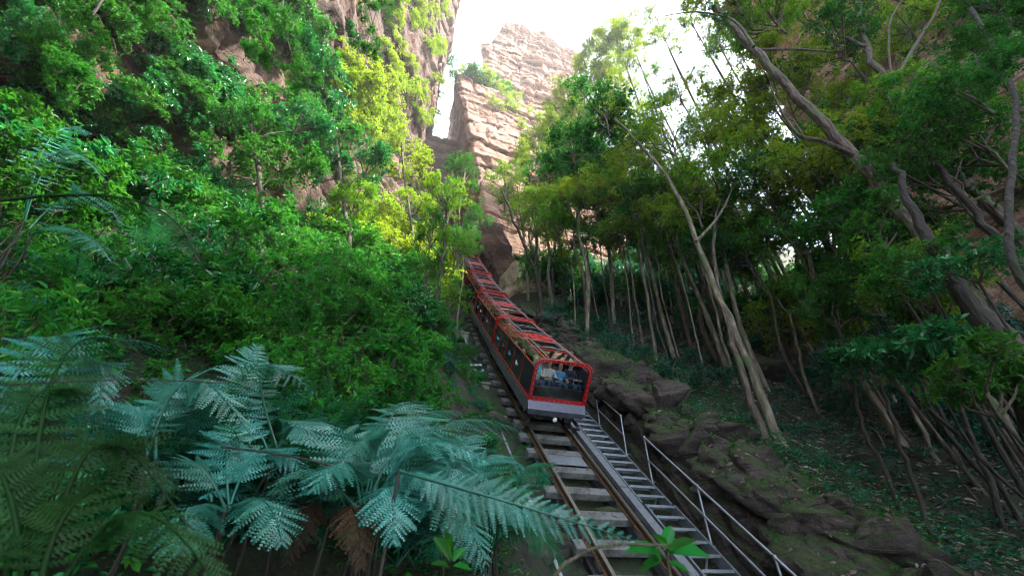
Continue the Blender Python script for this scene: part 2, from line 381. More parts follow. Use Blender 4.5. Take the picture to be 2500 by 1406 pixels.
def cliff(name, label, path, zlo, zhi, nu, nv, mat, sd, amp=1.0, lean=None, topfn=None, shear=0.0, zref=0.0, lean_s=None, smooth=False):
    """path: list of (s,t) along the foot; faces to the right-hand side of travel. lean(z)-> offset along inward normal"""
    P = [Vector(p) for p in path]; seg = [(P[i + 1] - P[i]).length for i in range(len(P) - 1)]; tot = sum(seg)
    def pt(u):
        d = u * tot
        for i, l in enumerate(seg):
            if d <= l or i == len(seg) - 1:
                q = P[i].lerp(P[i + 1], max(0, min(1, d / l))); return q, i
            d -= l
    def nrm(u):
        a, _ = pt(max(0, u - .03)); b, _ = pt(min(1, u + .03)); d = (b - a).normalized()
        return Vector((-d.y, d.x))
    def fn(u, v):
        q, _ = pt(u); n2 = nrm(u)
        hi = topfn(u) if topfn else zhi
        z = zlo + (hi - zlo) * v
        back = 0.0
        if v > .94: back = (v - .94) / .06 * 14.0; z = zlo + (hi - zlo) * .94 + (v - .94) * 12
        b = W(q.x, q.y, z)
        off = ledges(z, u * tot, sd, amp) + rockiness(b, sd) * amp - (lean(z, u) if lean else 0) - back
        q2 = q + n2 * off + Vector((lean_s(z) if lean_s else 0.0, -shear * (z - zref)))
        x, y = xy(q2.x, q2.y); return (x, y, z)
    me = grid_mesh(name, fn, nu, nv, mat, smooth)
    o = link(name, me); tag(o, label, kind='structure'); return o

# left wall: runs up along the track, bulging out overhead
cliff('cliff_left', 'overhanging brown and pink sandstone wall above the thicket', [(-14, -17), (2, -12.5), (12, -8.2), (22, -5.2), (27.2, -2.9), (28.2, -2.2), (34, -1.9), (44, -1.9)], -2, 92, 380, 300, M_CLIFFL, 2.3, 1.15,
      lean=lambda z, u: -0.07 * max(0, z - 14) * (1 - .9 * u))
# slab right of the cleft, leaning back, its sharp left edge drifting left with height
def _slabtop(u):
    return float(np.interp(u, [0, .25, .6, .75, 1], [76, 76, 74, 52, 40]))
cliff('cliff_slab', 'pale pink sandstone slab with a sharp dark edge above the railway cleft', [(46, 7.6), (36, 7.0), (26.9, 6.5), (26.4, 6.9), (27.2, 14), (29.5, 30), (33, 55)], 4, 76, 330, 330, M_CLIFF, 5.1, .95,
      lean_s=lambda z: 0.22 * max(0, z - 23), topfn=_slabtop, shear=.0965, zref=23.4)
def _towertop(u):
    return float(np.interp(u, [0, .30, .36, .42, .55, .62, .74, .80, 1], [96, 104, 118, 121, 127, 121, 118, 104, 90])) + 1.5 * noise.noise(Vector((u * 40, 0, 1)))
cliff('cliff_tower', 'tall blocky sandstone tower at the top of the gorge', [(58, 9.0), (47, 8.4), (42.6, 7.2), (42.0, 8.2), (42.6, 18), (43.5, 31), (46, 33.5), (58, 36)], 60, 125, 240, 280, M_CLIFF, 9.4, 1.45,
      lean_s=lambda z: 0.05 * (z - 75), lean=lambda z, u: - 1.6 * max(0.0, 1 - abs(z - 116) / 7.0), topfn=_towertop)
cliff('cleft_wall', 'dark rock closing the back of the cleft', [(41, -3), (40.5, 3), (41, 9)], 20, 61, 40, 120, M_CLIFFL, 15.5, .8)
cliff('cliff_right', 'pink sandstone wall behind the forest canopy', [(13.5, 40), (12, 27), (6, 26), (-6, 24), (-24, 20)], 2, 56, 180, 150, M_CLIFF, 12.8, 1.2, lean=lambda z, u: .05 * (z - 20))

from mathutils.bvhtree import BVHTree
_dg = bpy.context.evaluated_depsgraph_get()
_bv = []
for o in COL.objects:
    if o.name.startswith('cliff_'):
        _bv.append(BVHTree.FromPolygons([v.co.copy() for v in o.data.vertices], [tuple(p.vertices) for p in o.data.polygons]))
def cliff_hit(u, v):
    d = ray(u, v).normalized(); best = None
    for t in _bv:
        h = t.ray_cast(Vector((0, 0, 0)), d)
        if h[0] is not None and (best is None or h[3] < best[3]): best = h
    return best
def to_px(P):
    d = P.y * CP + P.z * SP
    if d < .05: return None
    return 1250 + FPX * P.x / d, 703 - FPX * (-P.y * SP + P.z * CP) / d, d
# ------------------------------------------------------------------ rock cutting beside the stairs
PROF = [(6.55, -.95), (6.60, .1), (6.70, .9), (6.92, 1.5), (7.3, 1.8), (7.9, 1.9), (8.6, 1.5), (9.6, .4)]
def _cut(u, v):
    m_ = 4 + 24 * u; s, z = track(m_)
    k = v * (len(PROF) - 1); i = min(len(PROF) - 2, int(k)); f = k - i
    t = PROF[i][0] * (1 - f) + PROF[i + 1][0] * f; h = PROF[i][1] * (1 - f) + PROF[i + 1][1] * f
    edge = math.sin(math.pi * min(1, max(0, v))) ** .5
    big = noise.noise(Vector((s * .45, t * .3, 2.2)))
    a = ledges(h * 1.6 + s * .25, s * 2.2, 21.0, .55)
    fine = noise.noise(Vector((s * 2.6, t * 2.6, h * 2.6))) * .10 + noise.noise(Vector((s * 7, t * 7, h * 7))) * .045
    h2 = h * (.86 + .30 * big * edge * (1 if v < .65 else .3)) + (a * .55 + fine) * edge
    t2 = t + .12 - (a * 1.0 + fine * 1.4) * edge + .25 * big * edge
    t2 = max(t2, 6.50)
    x, y = xy(s, t2); return (x, y, z + h2)
me = grid_mesh('rock_cutting', _cut, 380, 90, M_ROCK, False)
o = link('rock_cutting', me); tag(o, 'dark mossy rock cutting beside the steel stairs', kind='structure')

def rock_mesh(name, seed, dims, mat, sub=4, rough=.35, block=.5):
    bm = bmesh.new(); bmesh.ops.create_icosphere(bm, subdivisions=sub, radius=1.0)
    for q in bm.verts:
        p = q.co.copy()
        mxx = max(abs(p.x), abs(p.y), abs(p.z)); cube = p / mxx
        p = p.lerp(cube * .82, block)
        n1 = noise.multi_fractal(p * .9 + Vector((seed * 3.7, 0, 0)), .9, 2.2, 4) - 1
        bed = math.floor(p.z * 3.2 + noise.noise(p + Vector((seed, 0, 0)))) * .5
        p += q.co.normalized() * (rough * n1) + Vector((p.x, p.y, 0)) * .10 * noise.cell(Vector((bed, seed, 0)))
        q.co = Vector((p.x * dims[0] / 2, p.y * dims[1] / 2, p.z * dims[2] / 2))
    me = bpy.data.meshes.new(name); bm.to_mesh(me); bm.free(); me.materials.append(mat)
    me.polygons.foreach_set('use_smooth', [True] * len(me.polygons)); return me
def boulder(name, label, P, dims, seed, mat=None, rz=0.0, tilt=0.0, group=None, cat='rock', sub=4):
    me = rock_mesh(name, seed, dims, mat or M_ROCK, sub)
    o = link(name, me); o.location = P; o.rotation_euler = (R(38) + tilt, tilt * .5, HEAD + rz)
    return tag(o, label, cat, group)
bl = [  # px u, v, size, label
    (1480, 905, (2.0, 2.4, 1.5), 'big square mossy boulder just uphill of the upper handrail'),
    (1560, 985, (2.2, 2.0, 1.1), 'flat green mossy boulder behind the gap between the handrails'),
    (1650, 1075, (1.7, 1.9, 1.0), 'purplish broken boulder above the top end of the lower handrail'),
    (1790, 1160, (1.5, 1.6, .9), 'dark cracked boulder above the middle post of the lower handrail'),
    (1930, 1235, (1.9, 2.6, .9), 'broad smooth grey-green rock slab above the lower handrail'),
    (2010, 1370, (1.6, 1.6, .7), 'pale moss-topped rock beside the bottom end of the lower handrail'),
    (1890, 905, (2.6, 1.8, 1.0), 'layered ledge rock among the slope trees behind the twin trunks'),
    (2180, 1330, (1.3, 1.5, .7), 'low dark rock in the leaf litter near the bottom corner'),
]
for i, (u, v, d, lb) in enumerate(bl):
    P = ground_hit(u, v)
    boulder('boulder', lb, P + Vector((0, 0, .05)), d, 11 + i, rz=.4 * math.sin(i * 2.1), tilt=.15 * math.cos(i * 1.7))
P = at_y(1290, 712, 24.5)
boulder('rock_outcrop', 'pale ochre rock outcrop with dark hollows at the cliff foot beside the upper carriages', P, (3.9, 3.0, 4.4), 31, M_OCHRE, rz=.2, tilt=-.5, sub=5)
P = at_y(1212, 622, 26.0)
boulder('rock_pillar', 'red-brown streaked rock pillar at the mouth of the cleft', P, (2.4, 2.4, 8.0), 37, M_CLIFFL, tilt=-.62, sub=5)
P = at_y(1370, 690, 26.0)
boulder('rock_outcrop', 'grey overhanging rock block behind the thin dark trees at the cliff foot', P, (4.0, 3.0, 3.4), 41, M_OCHRE, rz=-.1, tilt=-.5, sub=5)

def angular_rock(seed, dims, mat):
    rng = random.Random(seed); bm = bmesh.new()
    for _ in range(16):
        p = Vector((rng.uniform(-1, 1), rng.uniform(-1, 1), rng.uniform(-1, 1)))
        m_ = max(abs(p.x), abs(p.y), abs(p.z)); p = p / m_ * rng.uniform(.82, 1.0); bm.verts.new(p)
    r = bmesh.ops.convex_hull(bm, input=list(bm.verts)); bmesh.ops.delete(bm, geom=[g for g in set(r['geom_interior'] + r['geom_unused']) if isinstance(g, bmesh.types.BMVert)], context='VERTS')
    bmesh.ops.bevel(bm, geom=list(bm.edges), offset=.07, segments=1, affect='EDGES')
    bmesh.ops.triangulate(bm, faces=list(bm.faces)); bmesh.ops.subdivide_edges(bm, edges=[e for e in bm.edges if e.calc_length() > .35], cuts=2, use_grid_fill=True); bmesh.ops.triangulate(bm, faces=list(bm.faces))
    for q in bm.verts:
        q.co += q.co.normalized() * (.09 * noise.noise(q.co * 1.9 + Vector((seed, 0, 0))) + .05 * noise.noise(q.co * 5 + Vector((seed, 0, 0))))
        q.co = Vector((q.co.x * dims[0] / 2, q.co.y * dims[1] / 2, q.co.z * dims[2] / 2))
    me = bpy.data.meshes.new('boulder'); bm.to_mesh(me); bm.free(); me.materials.append(mat); return me
ARK = [angular_rock(300 + k, (1, 1.15, .75), M_ROCK) for k in range(8)]
qr = random.Random(55)
for i in range(110):
    m_ = 4.5 + 20 * (i + qr.random()) / 110; s, z = track(m_); v = qr.choice([.25, .4, .5, .58, .66]); kk = v * (len(PROF) - 1); a = int(kk); f = kk - a
    t = PROF[a][0] * (1 - f) + PROF[a + 1][0] * f + .12; h = PROF[a][1] * (1 - f) + PROF[a + 1][1] * f - .1
    k = qr.uniform(.45, 1.05) * (1.1 if v > .45 else .85); x, y = xy(s, t + (k * .30 if v < .5 else .25)); o = link('boulder', ARK[qr.randrange(8)]); o.location = (x, y, z + h)
    o.rotation_euler = (R(20) + qr.uniform(-.3, .3), qr.uniform(-.3, .3), HEAD + qr.choice([0, 1.57, 3.14]) + qr.uniform(-.35, .35)); o.scale = (k, k * qr.uniform(.8, 1.4), k * qr.uniform(.7, 1.1))
    tag(o, 'angular rock block in the broken face of the cutting beside the stairs', 'rock', 'rock blocks of the cutting')
# stones lying in the track bed
pr = [rock_mesh('stone', 60 + k, (.55, .45, .3), M_ROCK, 2) for k in range(4)]
for i in range(26):
    m_ = 7 + 9.5 * RNG.random(); s, z = track(m_); t = T0 + RNG.uniform(-.75, .55) if i % 3 else T0 + RNG.uniform(-2.1, -1.1)
    o = link('stone', pr[i % 4]); x, y = xy(s, t); o.location = (x, y, H(s, t) + .05)
    o.rotation_euler = RNG.uniform(-.6, .6, 3); k = RNG.uniform(.5, 1.3); o.scale = (k, k, k)
    tag(o, 'small stone lying on the bed below the sleepers', 'stone', 'stones in the track bed')

# ------------------------------------------------------------------ railway track
G = .61
tr = empty('railway_track', tmat(9.5), 'steep railway track with rusty rails on timber sleepers', 'track')
TI = tr.matrix_world.inverted()
def seg_tube_box(ms, x0, x1, z0, z1, name, mat, parent, T):
    """box-section beam following the track curve"""
    V = []; F = []
    for m_ in ms:
        O, D, N = frame(m_)
        for (x, z) in ((x0, z0), (x1, z0), (x1, z1), (x0, z1)): V.append(T @ (O + LAT * x + N * z))
    n = len(ms)
    for i in range(n - 1):
        for j in range(4): F.append((i * 4 + j, i * 4 + (j + 1) % 4, (i + 1) * 4 + (j + 1) % 4, (i + 1) * 4 + j))
    F += [(3, 2, 1, 0), tuple((n - 1) * 4 + j for j in range(4))]
    b = MB(); b.add(V, F); return b.build(name, mat, parent)
MS = list(np.arange(-4, 46.1, 1.0))
for sg in (-1, 1):
    x = sg * G
    r_ = seg_tube_box(MS, x - .065, x + .065, -.14, -.125, 'rail', M_RUST, tr, TI)
    seg_tube_box(MS, x - .012, x + .012, -.125, -.035, 'rail_web', M_RUST, r_, Matrix.Identity(4) @ TI)
    seg_tube_box(MS, x - .034, x + .034, -.035, 0.0, 'rail_head', M_RAILTOP, r_, TI)
    seg_tube_box(MS, x - .11 + sg * .02, x + .11 + sg * .02, -.62, -.30, 'girder', M_DARK, tr, TI)
seg_tube_box(MS, -1.33, -1.27, -.42, -.34, 'side_cable_pipe', M_STEEL, tr, TI)
seg_tube_box([-4, 3.0, 7.0, 8.97], .82, 1.02, -.12, -.02, 'cover_beam', M_STEEL, tr, TI)
seg_tube_box([9.0, 10.5, 12.0], .82, 1.02, -.12, -.02, 'cover_beam', M_STEEL, tr, TI)
seg_tube_box([12.03] + list(np.arange(13, 30, 1.0)), .82, 1.02, -.12, -.02, 'cover_beam', M_STEEL, tr, TI)
b = MB(); b.box((0, 0, 0), (1.0, 1.0, 1.0), bev=.02); slm = []
for k in range(3):
    b = MB(); b.box((0, 0, 0), (1.85 if k < 2 else 1.75, .24, .16), bev=.012)
    slm.append(b.mesh('sleeper', M_SLEEP))
bp = MB(); bp.box((0, 0, 0), (.17, .22, .02)); bp.tube([(-.06, .05, 0), (-.06, .05, .05)], .016, 6); bp.tube([(.06, -.05, 0), (.06, -.05, .05)], .016, 6); plate = bp.mesh('rail_clip', M_RUST)
i = 0; m_ = -3.2
while m_ < 40:
    M = TI @ tmat(m_)
    so = link('sleeper', slm[i % 3], tr, M @ Matrix.Translation((RNG.uniform(-.03, .03) - .02, 0, -.235)) @ Matrix.Rotation(RNG.uniform(-.012, .012), 4, 'Z'))
    if 5 < m_ < 15:
        for sg in (-1, 1): link('rail_clip', plate, tr, M @ Matrix.Translation((sg * (G + .02), 0, -.148)))
    m_ += .80; i += 1
# steel infill plates just below the train
for m_ in (13.2,):
    b = MB(); b.box((0, 0, 0), (.98, .42, .012)); b.build('cover_plate', M_STEEL, tr, TI @ tmat(m_) @ Matrix.Translation((0, 0, -.15)))
# concrete piers on the left of the track
for (m_, dz), wh in zip(((15.3, .55), (18.0, .5), (21.2, .5), (24.5, .5)), ('lowest', 'second lowest', 'third lowest', 'topmost')):
    O, D, N = frame(m_); P = O - LAT * 1.35 + N * -.45
    b = MB(); b.box((0, 0, -.55), (.42, .42, 1.5), bev=.03); b.box((0, 0, .24), (.5, .5, .1), bev=.02)
    o = b.build('concrete_pier', M_CONC); o.matrix_world = Matrix.Translation(P) @ Matrix.Rotation(HEAD, 4, 'Z')
    tag(o, '%s of the weathered concrete piers along the left side of the track' % wh, 'pier', 'concrete piers under the track')
b = MB()
for m_ in (19.4, 20.0):
    O, D, N = frame(m_); b.box(O - LAT * 1.55 - N * .25, (.9, .3, .07), None)
o = b.build('steel_step', M_STEEL); tag(o, 'pair of grey steel plates jutting from the left of the track', 'platform')

# ------------------------------------------------------------------ stairs
sw = empty('steel_stairs', tmat(9.5) @ Matrix.Translation((1.5, 0, 0)), 'long galvanised steel stairway running beside the track', 'stairs')
SI = sw.matrix_world.inverted()
SX0, SX1 = 1.15, 1.83
seg_tube_box([-4, 3, 8, 11.45], SX0 - .04, SX0, -.24, -.03, 'stringer', M_STEEL, sw, SI)
seg_tube_box([-4, 3, 8, 11.45], SX1, SX1 + .045, -.24, -.02, 'stringer', M_STEEL, sw, SI)
seg_tube_box([11.5] + list(np.arange(13, 30, 1.0)), SX0 - .09, SX0 - .05, -.24, -.03, 'stringer', M_STEEL, sw, SI)
seg_tube_box([11.5] + list(np.arange(13, 30, 1.0)), SX1 - .05, SX1 - .005, -.24, -.02, 'stringer', M_STEEL, sw, SI)
# tread: perforated tray made of bars with a bright front nosing, level with the ground
def tread_mesh(wd):
    b = MB(); dp = .23
    b.box((0, -dp / 2, -.005), (wd, .022, .05)); b.box((0, dp / 2, -.015), (wd, .012, .035))
    b.box((-wd / 2 + .008, 0, -.015), (.012, dp, .04)); b.box((wd / 2 - .008, 0, -.015), (.012, dp, .04))
    n = 20
    for k in range(1, n): b.box((-wd / 2 + wd * k / n, 0, -.006), (.012, dp, .012))
    for k in range(1, 7): b.box((0, -dp / 2 + dp * k / 7, -.007), (wd, .010, .008))
    return b.mesh('tread', M_STEEL)
tm = tread_mesh(SX1 - SX0 - .006)
m_ = -3.0
while m_ < 28:
    O, D, N = frame(m_); off = -.045 if m_ > 11.5 else 0.0
    P = O + LAT * ((SX0 + SX1) / 2 + off) + N * -.11
    link('tread', tm, sw, SI @ (Matrix.Translation(P) @ Matrix.Rotation(HEAD, 4, 'Z')))
    m_ += .345
for m_ in np.arange(4.5, 13, 1.7):     # diagonal struts below
    O, D, N = frame(m_); b = MB()
    b.tube([SI @ (O + LAT * (SX0 + .05) - N * .2), SI @ (O + LAT * SX1 - N * .25 + D * .7)], .025, 6); b.build('brace', M_STEEL, sw)

def handrail(label, ms, hgt=1.08, curl=True):
    O, D, N = frame(ms[0]); base = O + LAT * (SX1 + .06) - N * .08
    root = empty('handrail', base, label, 'handrail')
    tops = []; mids = []
    for k, m_ in enumerate(ms):
        O, D, N = frame(m_); p = O + LAT * (SX1 + .07) - N * .1 - base
        q = p + Vector((0, 0, hgt)); b = MB(); b.tube([p, q], .024, 8); b.build('post', M_STEEL, root)
        b = MB(); b.box(p + Vector((0, 0, .03)), (.10, .10, .012)); b.build('base_plate', M_STEEL, root)
        b = MB(); b.tube([q - Vector((0, 0, .02)), q + Vector((0, 0, .035))], .033, 8); b.build('clamp', M_STEEL, root)
        tops.append(q); mids.append(p + Vector((0, 0, hgt * .5)))
    b = MB(); b.tube(tops, .0235, 8); b.build('top_rail', M_STEEL, root)
    b = MB(); b.tube(mids, .021, 8); b.build('mid_rail', M_STEEL, root)
handrail('steel tube handrail section running out of the bottom of the stairs', [3.0, 6.3, 8.4, 10.3, 12.35])
handrail('short steel handrail section beside the front carriage', [13.6, 15.3])

# ------------------------------------------------------------------ train
CW = .83; Z0, Z1 = .78, 1.95; CL = 5.55; RC = .26
def hoop(y, wdt=CW, z0=Z0, z1=Z1, rc=RC, n=6):
    pts = [(-wdt, y, z0)]
    for k in range(n + 1):
        a = math.pi - math.pi / 2 * k / n; pts.append((-wdt + rc + rc * math.cos(a), y, z1 - rc + rc * math.sin(a)))
    for k in range(n + 1):
        a = math.pi / 2 - math.pi / 2 * k / n; pts.append((wdt - rc + rc * math.cos(a), y, z1 - rc + rc * math.sin(a)))
    pts.append((wdt, y, z0)); return pts
def carriage(idx, m_, label, detailed=True):
    c = empty('railway_carriage', tmat(m_), label, 'carriage', 'red carriages of the incline train')
    A = lambda b, nm, mt, par=c: b.build(nm, mt, par)
    # end hoops: flat box-like red frames made of two nested tubes and a web
    for y in (0.02, CL):
        pts = hoop(y); inn = hoop(y, CW - .062, Z0 + .062, Z1 - .062, RC - .045)
        b = MB(); n = len(pts); V = []
        for (p, q) in zip(pts, inn):
            for dy in (-.05, .05):
                V.append((p[0], p[1] + dy, p[2])); V.append((q[0], q[1] + dy, q[2]))
        F = []
        for i in range(n - 1):
            a = i * 4; d = (i + 1) * 4
            F += [(a, a + 1, d + 1, d), (a + 2, d + 2, d + 3, a + 3), (a, d, d + 2, a + 2), (a + 1, a + 3, d + 3, d + 1)]
        F += [(0, 2, 3, 1), ((n - 1) * 4, (n - 1) * 4 + 1, (n - 1) * 4 + 3, (n - 1) * 4 + 2)]
        b.add(V, F)
        b.box((0, y, Z0 + .04), (2 * CW - .02, .1, .085))
        b.tube([(p[0] * 1.012, p[1] - (.03 if y < 1 else -.03), p[2] + .012) for p in pts], .024, 6)
        fr = A(b, 'end_frame', M_RED)
        if detailed and y < 1:
            rv = MB()
            for (p, q) in zip(pts, inn):
                pass
            L = 0
            for i in range(n - 1):
                p0 = Vector(pts[i]).lerp(Vector(inn[i]), .5); p1 = Vector(pts[i + 1]).lerp(Vector(inn[i + 1]), .5)
                k = max(1, int((p1 - p0).length / .13))
                for j in range(k):
                    p = p0.lerp(p1, j / k); rv.box((p.x, p.y - .052, p.z), (.017, .012, .017))
            for j in range(11): rv.box((-CW + .14 + j * .148, y - .052, Z0 + .04), (.017, .012, .017))
            ro = A(rv, 'studs', M_RIV, fr); ro['kind'] = 'stuff'
    # longitudinal bars: corner edges of the roof and of the sides
    zc = Z1 - RC
    for sg in (-1, 1):
        b = MB(); b.tube([(sg * (CW - RC), 0, Z1 - .01), (sg * (CW - RC), CL, Z1 - .01)], .028, 6); A(b, 'roof_rail', M_RED)
        b = MB(); b.tube([(sg * (CW - RC - .1), .1, Z1 + .025), (sg * (CW - RC - .1), CL - .1, Z1 + .025)], .015, 6); A(b, 'grab_bar', M_STEEL)
        b = MB(); b.tube([(sg * CW, 0, zc), (sg * CW, CL, zc)], .026, 6); A(b, 'waist_rail', M_RED)
        b = MB(); b.box((sg * CW, CL / 2, Z0 + .03), (.05, CL, .06)); A(b, 'sill_rail', M_RED)
        # curved corner glazing
        n = 6; V = []
        for y in (0.06, CL - .06):
            for k in range(n + 1):
                a = math.pi / 2 * k / n; V.append((sg * (CW - RC + RC * math.cos(a)), y, zc + RC * math.sin(a)))
        b = MB(); b.add(V, [(k, k + 1, n + 2 + k, n + 1 + k) for k in range(n)], True); A(b, 'corner_glazing', M_GLASS)
        # ribs over the corner glass
        for k in range(1, 5):
            y = CL * k / 5; b = MB(); b.tube([(sg * (CW - RC + (RC - .02) * math.cos(a)), y, zc + (RC - .02) * math.sin(a)) for a in [math.pi / 2 * j / 6 for j in range(7)]], .014, 5); A(b, 'rib', M_RED)
        # dark side panels between thin red posts
        for k in range(5):
            y0 = .05 + (CL - .1) * k / 5; y1 = .05 + (CL - .1) * (k + 1) / 5
            b = MB(); b.box((sg * (CW - .02), (y0 + y1) / 2, (Z0 + zc) / 2 + .02), (.03, y1 - y0 - .03, zc - Z0 - .05)); A(b, 'side_panel', M_NAVY)
            if k: b = MB(); b.box((sg * (CW + .002), y0, (Z0 + zc) / 2), (.022, .026, zc - Z0)); A(b, 'side_post', M_RED)
        # lower steel skirt
        b = MB(); b.box((sg * (CW + .02), CL / 2 + .05, .60), (.03, CL + .1, .30)); b.box((sg * (CW - .02), CL / 2 + .05, .455), (.10, CL + .1, .02)); A(b, 'skirt', M_SKIRT)
    # roof glazing in panes with a red hatch in the middle
    wr = CW - RC - .05
    edges = [.1, 1.15, 2.15, 3.15, 4.2, CL - .1]
    for k in range(5):
        y0, y1 = edges[k], edges[k + 1]
        if k == 2: continue
        b = MB(); b.box((0, (y0 + y1) / 2, Z1 - .02), (2 * wr, y1 - y0 - .04, .012)); A(b, 'roof_pane', M_GLASSR if k else M_GLASS)
        b = MB()
        if k in (1, 3):   # dark framed opening hatch
            for (cx, cy, dx, dy) in ((0, y0 + .12, 1.5 * wr, .05), (0, y1 - .12, 1.5 * wr, .05), (-.75 * wr, (y0 + y1) / 2, .05, y1 - y0 - .24), (.75 * wr, (y0 + y1) / 2, .05, y1 - y0 - .24)):
                b.box((cx, cy, Z1 + .006), (dx, dy, .03))
            A(b, 'hatch_frame', M_DARK)
    for k in range(1, 5):
        b = MB(); b.box((0, edges[k], Z1 - .015), (2 * wr + .1, .05, .035)); A(b, 'roof_crossbar', M_RED)
        if k in (1, 2, 3, 4):
            b = MB(); b.tube([(-CW + .1, edges[k] + .07, Z1 + .0), (-.05, edges[k] + .07 + (.12 if k % 2 else -.02), Z1 + .045), (CW - .1, edges[k] + .07, Z1 + .0)], .011, 5); A(b, 'stay_rod', M_STEEL)
    b = MB(); b.box((0, 2.65, Z1 - .02), (2 * wr, .96, .03)); hp = A(b, 'roof_panel', M_REDD)
    for cx, cy in ((-.22, 2.48), (.22, 2.48), (0, 2.82)):
        b = MB(); b.box((cx, cy, Z1 + .03), (.36, .24, .055), bev=.01); A(b, 'roof_bracket', M_REDD, hp)
    # floor, seats
    b = MB(); b.box((0, CL / 2, .70), (2 * CW - .06, CL - .04, .10)); A(b, 'floor', M_DARK)
    b = MB(); b.box((0, CL / 2, .52), (1.05, CL - .3, .22)); A(b, 'underframe', M_DARK)
    for k in range(5):
        y = .62 + k * 1.02
        b = MB(); Mt = Matrix.Translation((0, y - (.08 if k == 0 else 0), Z0 + (.2 if k == 0 else .06))) @ Matrix.Rotation(R(-20 if k == 0 else -32), 4, 'X')
        b.box((0, 0, 0), (2 * CW - .2, .42, .07), Mt, bev=.015); b.box((0, .24, .27), (2 * CW - .2, .06, .55), Mt, bev=.015); A(b, 'seat', M_CHAIR if k else M_SEATRED)
    # couplings and wheels
    for y in (.45, CL - .8):
        b = MB(); b.tube([(-G - .12, y, .22), (G + .12, y, .22)], .05, 10); ax = A(b, 'axle', M_DARK)
        for sg in (-1, 1):
            b = MB(); o = (sg * (G - .02), y, .22)
            pr_ = [(.06, -.10), (.11, -.09), (.12, -.05), (.26, -.045), (.27, -.02), (.265, -.005), (.225, .0), (.222, .085), (.20, .095), (.13, .09), (.12, .12), (.07, .125)]
            b.lathe([(r, a * sg) for r, a in pr_], 22, 'X', o); A(b, 'wheel', M_WHEEL)
    if idx == 0:
        # front bumper: two folded steel faces
        b = MB(); xs = CW + .02
        prof = [(-.03, Z0 + .0), (-.15, Z0 - .17), (-.17, Z0 - .19), (-.12, Z0 - .36), (-.02, Z0 - .37)]
        V = []; 
        for (y, z) in prof:
            for sg in (-1, 1): V.append((sg * (xs - (.05 if z < Z0 - .3 else 0)), y, z))
        b.add(V, [(2 * i, 2 * i + 1, 2 * i + 3, 2 * i + 2) for i in range(len(prof) - 1)] + [(0, 2, 4, 6, 8), (1, 9, 7, 5, 3)])
        A(b, 'bumper', M_BUMP)
        b = MB(); b.lathe([(.02, -.16), (.075, -.15), (.08, -.13), (.08, -.02), (.04, 0)], 18, 'Y', (0, .02, .34)); hl = A(b, 'headlight', M_WHEEL)
        b = MB(); b.lathe([(.005, -.172), (.05, -.168), (.066, -.158)], 18, 'Y', (0, .02, .34)); A(b, 'lens', M_LENS, hl)
        for sg in (-1, 1):
            b = MB(); b.tube([(sg * .40, .5, .33), (sg * .40, -.02, .33)], .085, 12); b.box((sg * .40, .18, .41), (.14, .5, .05)); A(b, 'buffer', M_DARK)
            b = MB(); b.tube([(sg * .74, -.06, .20), (sg * .74, .45, .22)], .05, 8); b.box((sg * .72, .02, .07), (.30, .10, .05)); A(b, 'brake_shoe', M_WHEEL)
        b = MB(); b.box((0, .02, Z1 - .005), (.07, .05, .05)); A(b, 'marker_lamp', M_LENS)
        b = MB(); b.box((0, .06, (Z0 + Z1) / 2), (2 * CW - .2, .008, Z1 - Z0 - .18)); A(b, 'windscreen', M_GLASS)
        b = MB(); b.box((0, .10, Z0 + .36), (2 * CW - .18, .07, .06), bev=.02); b.box((0, .10, Z0 + .19), (2 * CW - .18, .02, .32)); A(b, 'dashboard', M_DARK)
    else:
        b = MB(); b.box((0, -.2, .5), (.3, .5, .16)); A(b, 'coupling', M_DARK)
    return c
CARS = [14.55, 20.35, 26.15, 31.95]
cl_ = ['front red carriage with silver bumper, headlight and passengers behind the windscreen', 'second red carriage of the train, just uphill of the front one',
       'third red carriage, partly screened by leafy branches', 'topmost red carriage, almost hidden by leaves at the cleft']
cars = [carriage(i, m_, cl_[i], i < 2) for i, m_ in enumerate(CARS)]

# ------------------------------------------------------------------ passengers
M_SKIN = plain('skin', (.55, .34, .25), .5, var=.08)
M_HAIRB = plain('blond_hair', (.42, .28, .12), .5); M_HAIRD = plain('dark_hair', (.05, .03, .02), .45)
M_EYE = plain('eye', (.02, .015, .01), .2)
def cloth(name, c): return plain(name, c, .85, var=.25, sc=12, bump=.2)
M_CREAM = cloth('cream_coat', (.55, .50, .43)); M_GREY = cloth('grey_jacket', (.36, .34, .32)); M_DENIM = cloth('blue_denim', (.05, .20, .38))
M_NAVYC = cloth('navy_jumper', (.012, .022, .05)); M_JEANS = cloth('jeans', (.03, .07, .14)); M_TEALS = cloth('turquoise_scarf', (.03, .42, .46)); M_REDC = cloth('plum_top', (.20, .04, .08)); M_WHITEC = cloth('pale_top', (.6, .58, .56))
def skin_mesh(name, verts, edges, rad, root=0, sub=2):
    me = bpy.data.meshes.new(name + '_cage'); me.from_pydata(verts, edges, []); o = bpy.data.objects.new(name + '_cage', me); COL.objects.link(o)
    o.modifiers.new('Skin', 'SKIN')
    for i, v in enumerate(me.skin_vertices[0].data):
        r = rad[i]; v.radius = r if hasattr(r, '__len__') else (r, r); v.use_root = (i == root)
    ss = o.modifiers.new('Sub', 'SUBSURF'); ss.levels = sub; ss.render_levels = sub
    dg = bpy.context.evaluated_depsgraph_get(); ev = o.evaluated_get(dg); m2 = bpy.data.meshes.new_from_object(ev); m2.name = name
    bpy.data.objects.remove(o); bpy.data.meshes.remove(me)
    m2.polygons.foreach_set('use_smooth', [True] * len(m2.polygons)); m2.materials.clear(); return m2
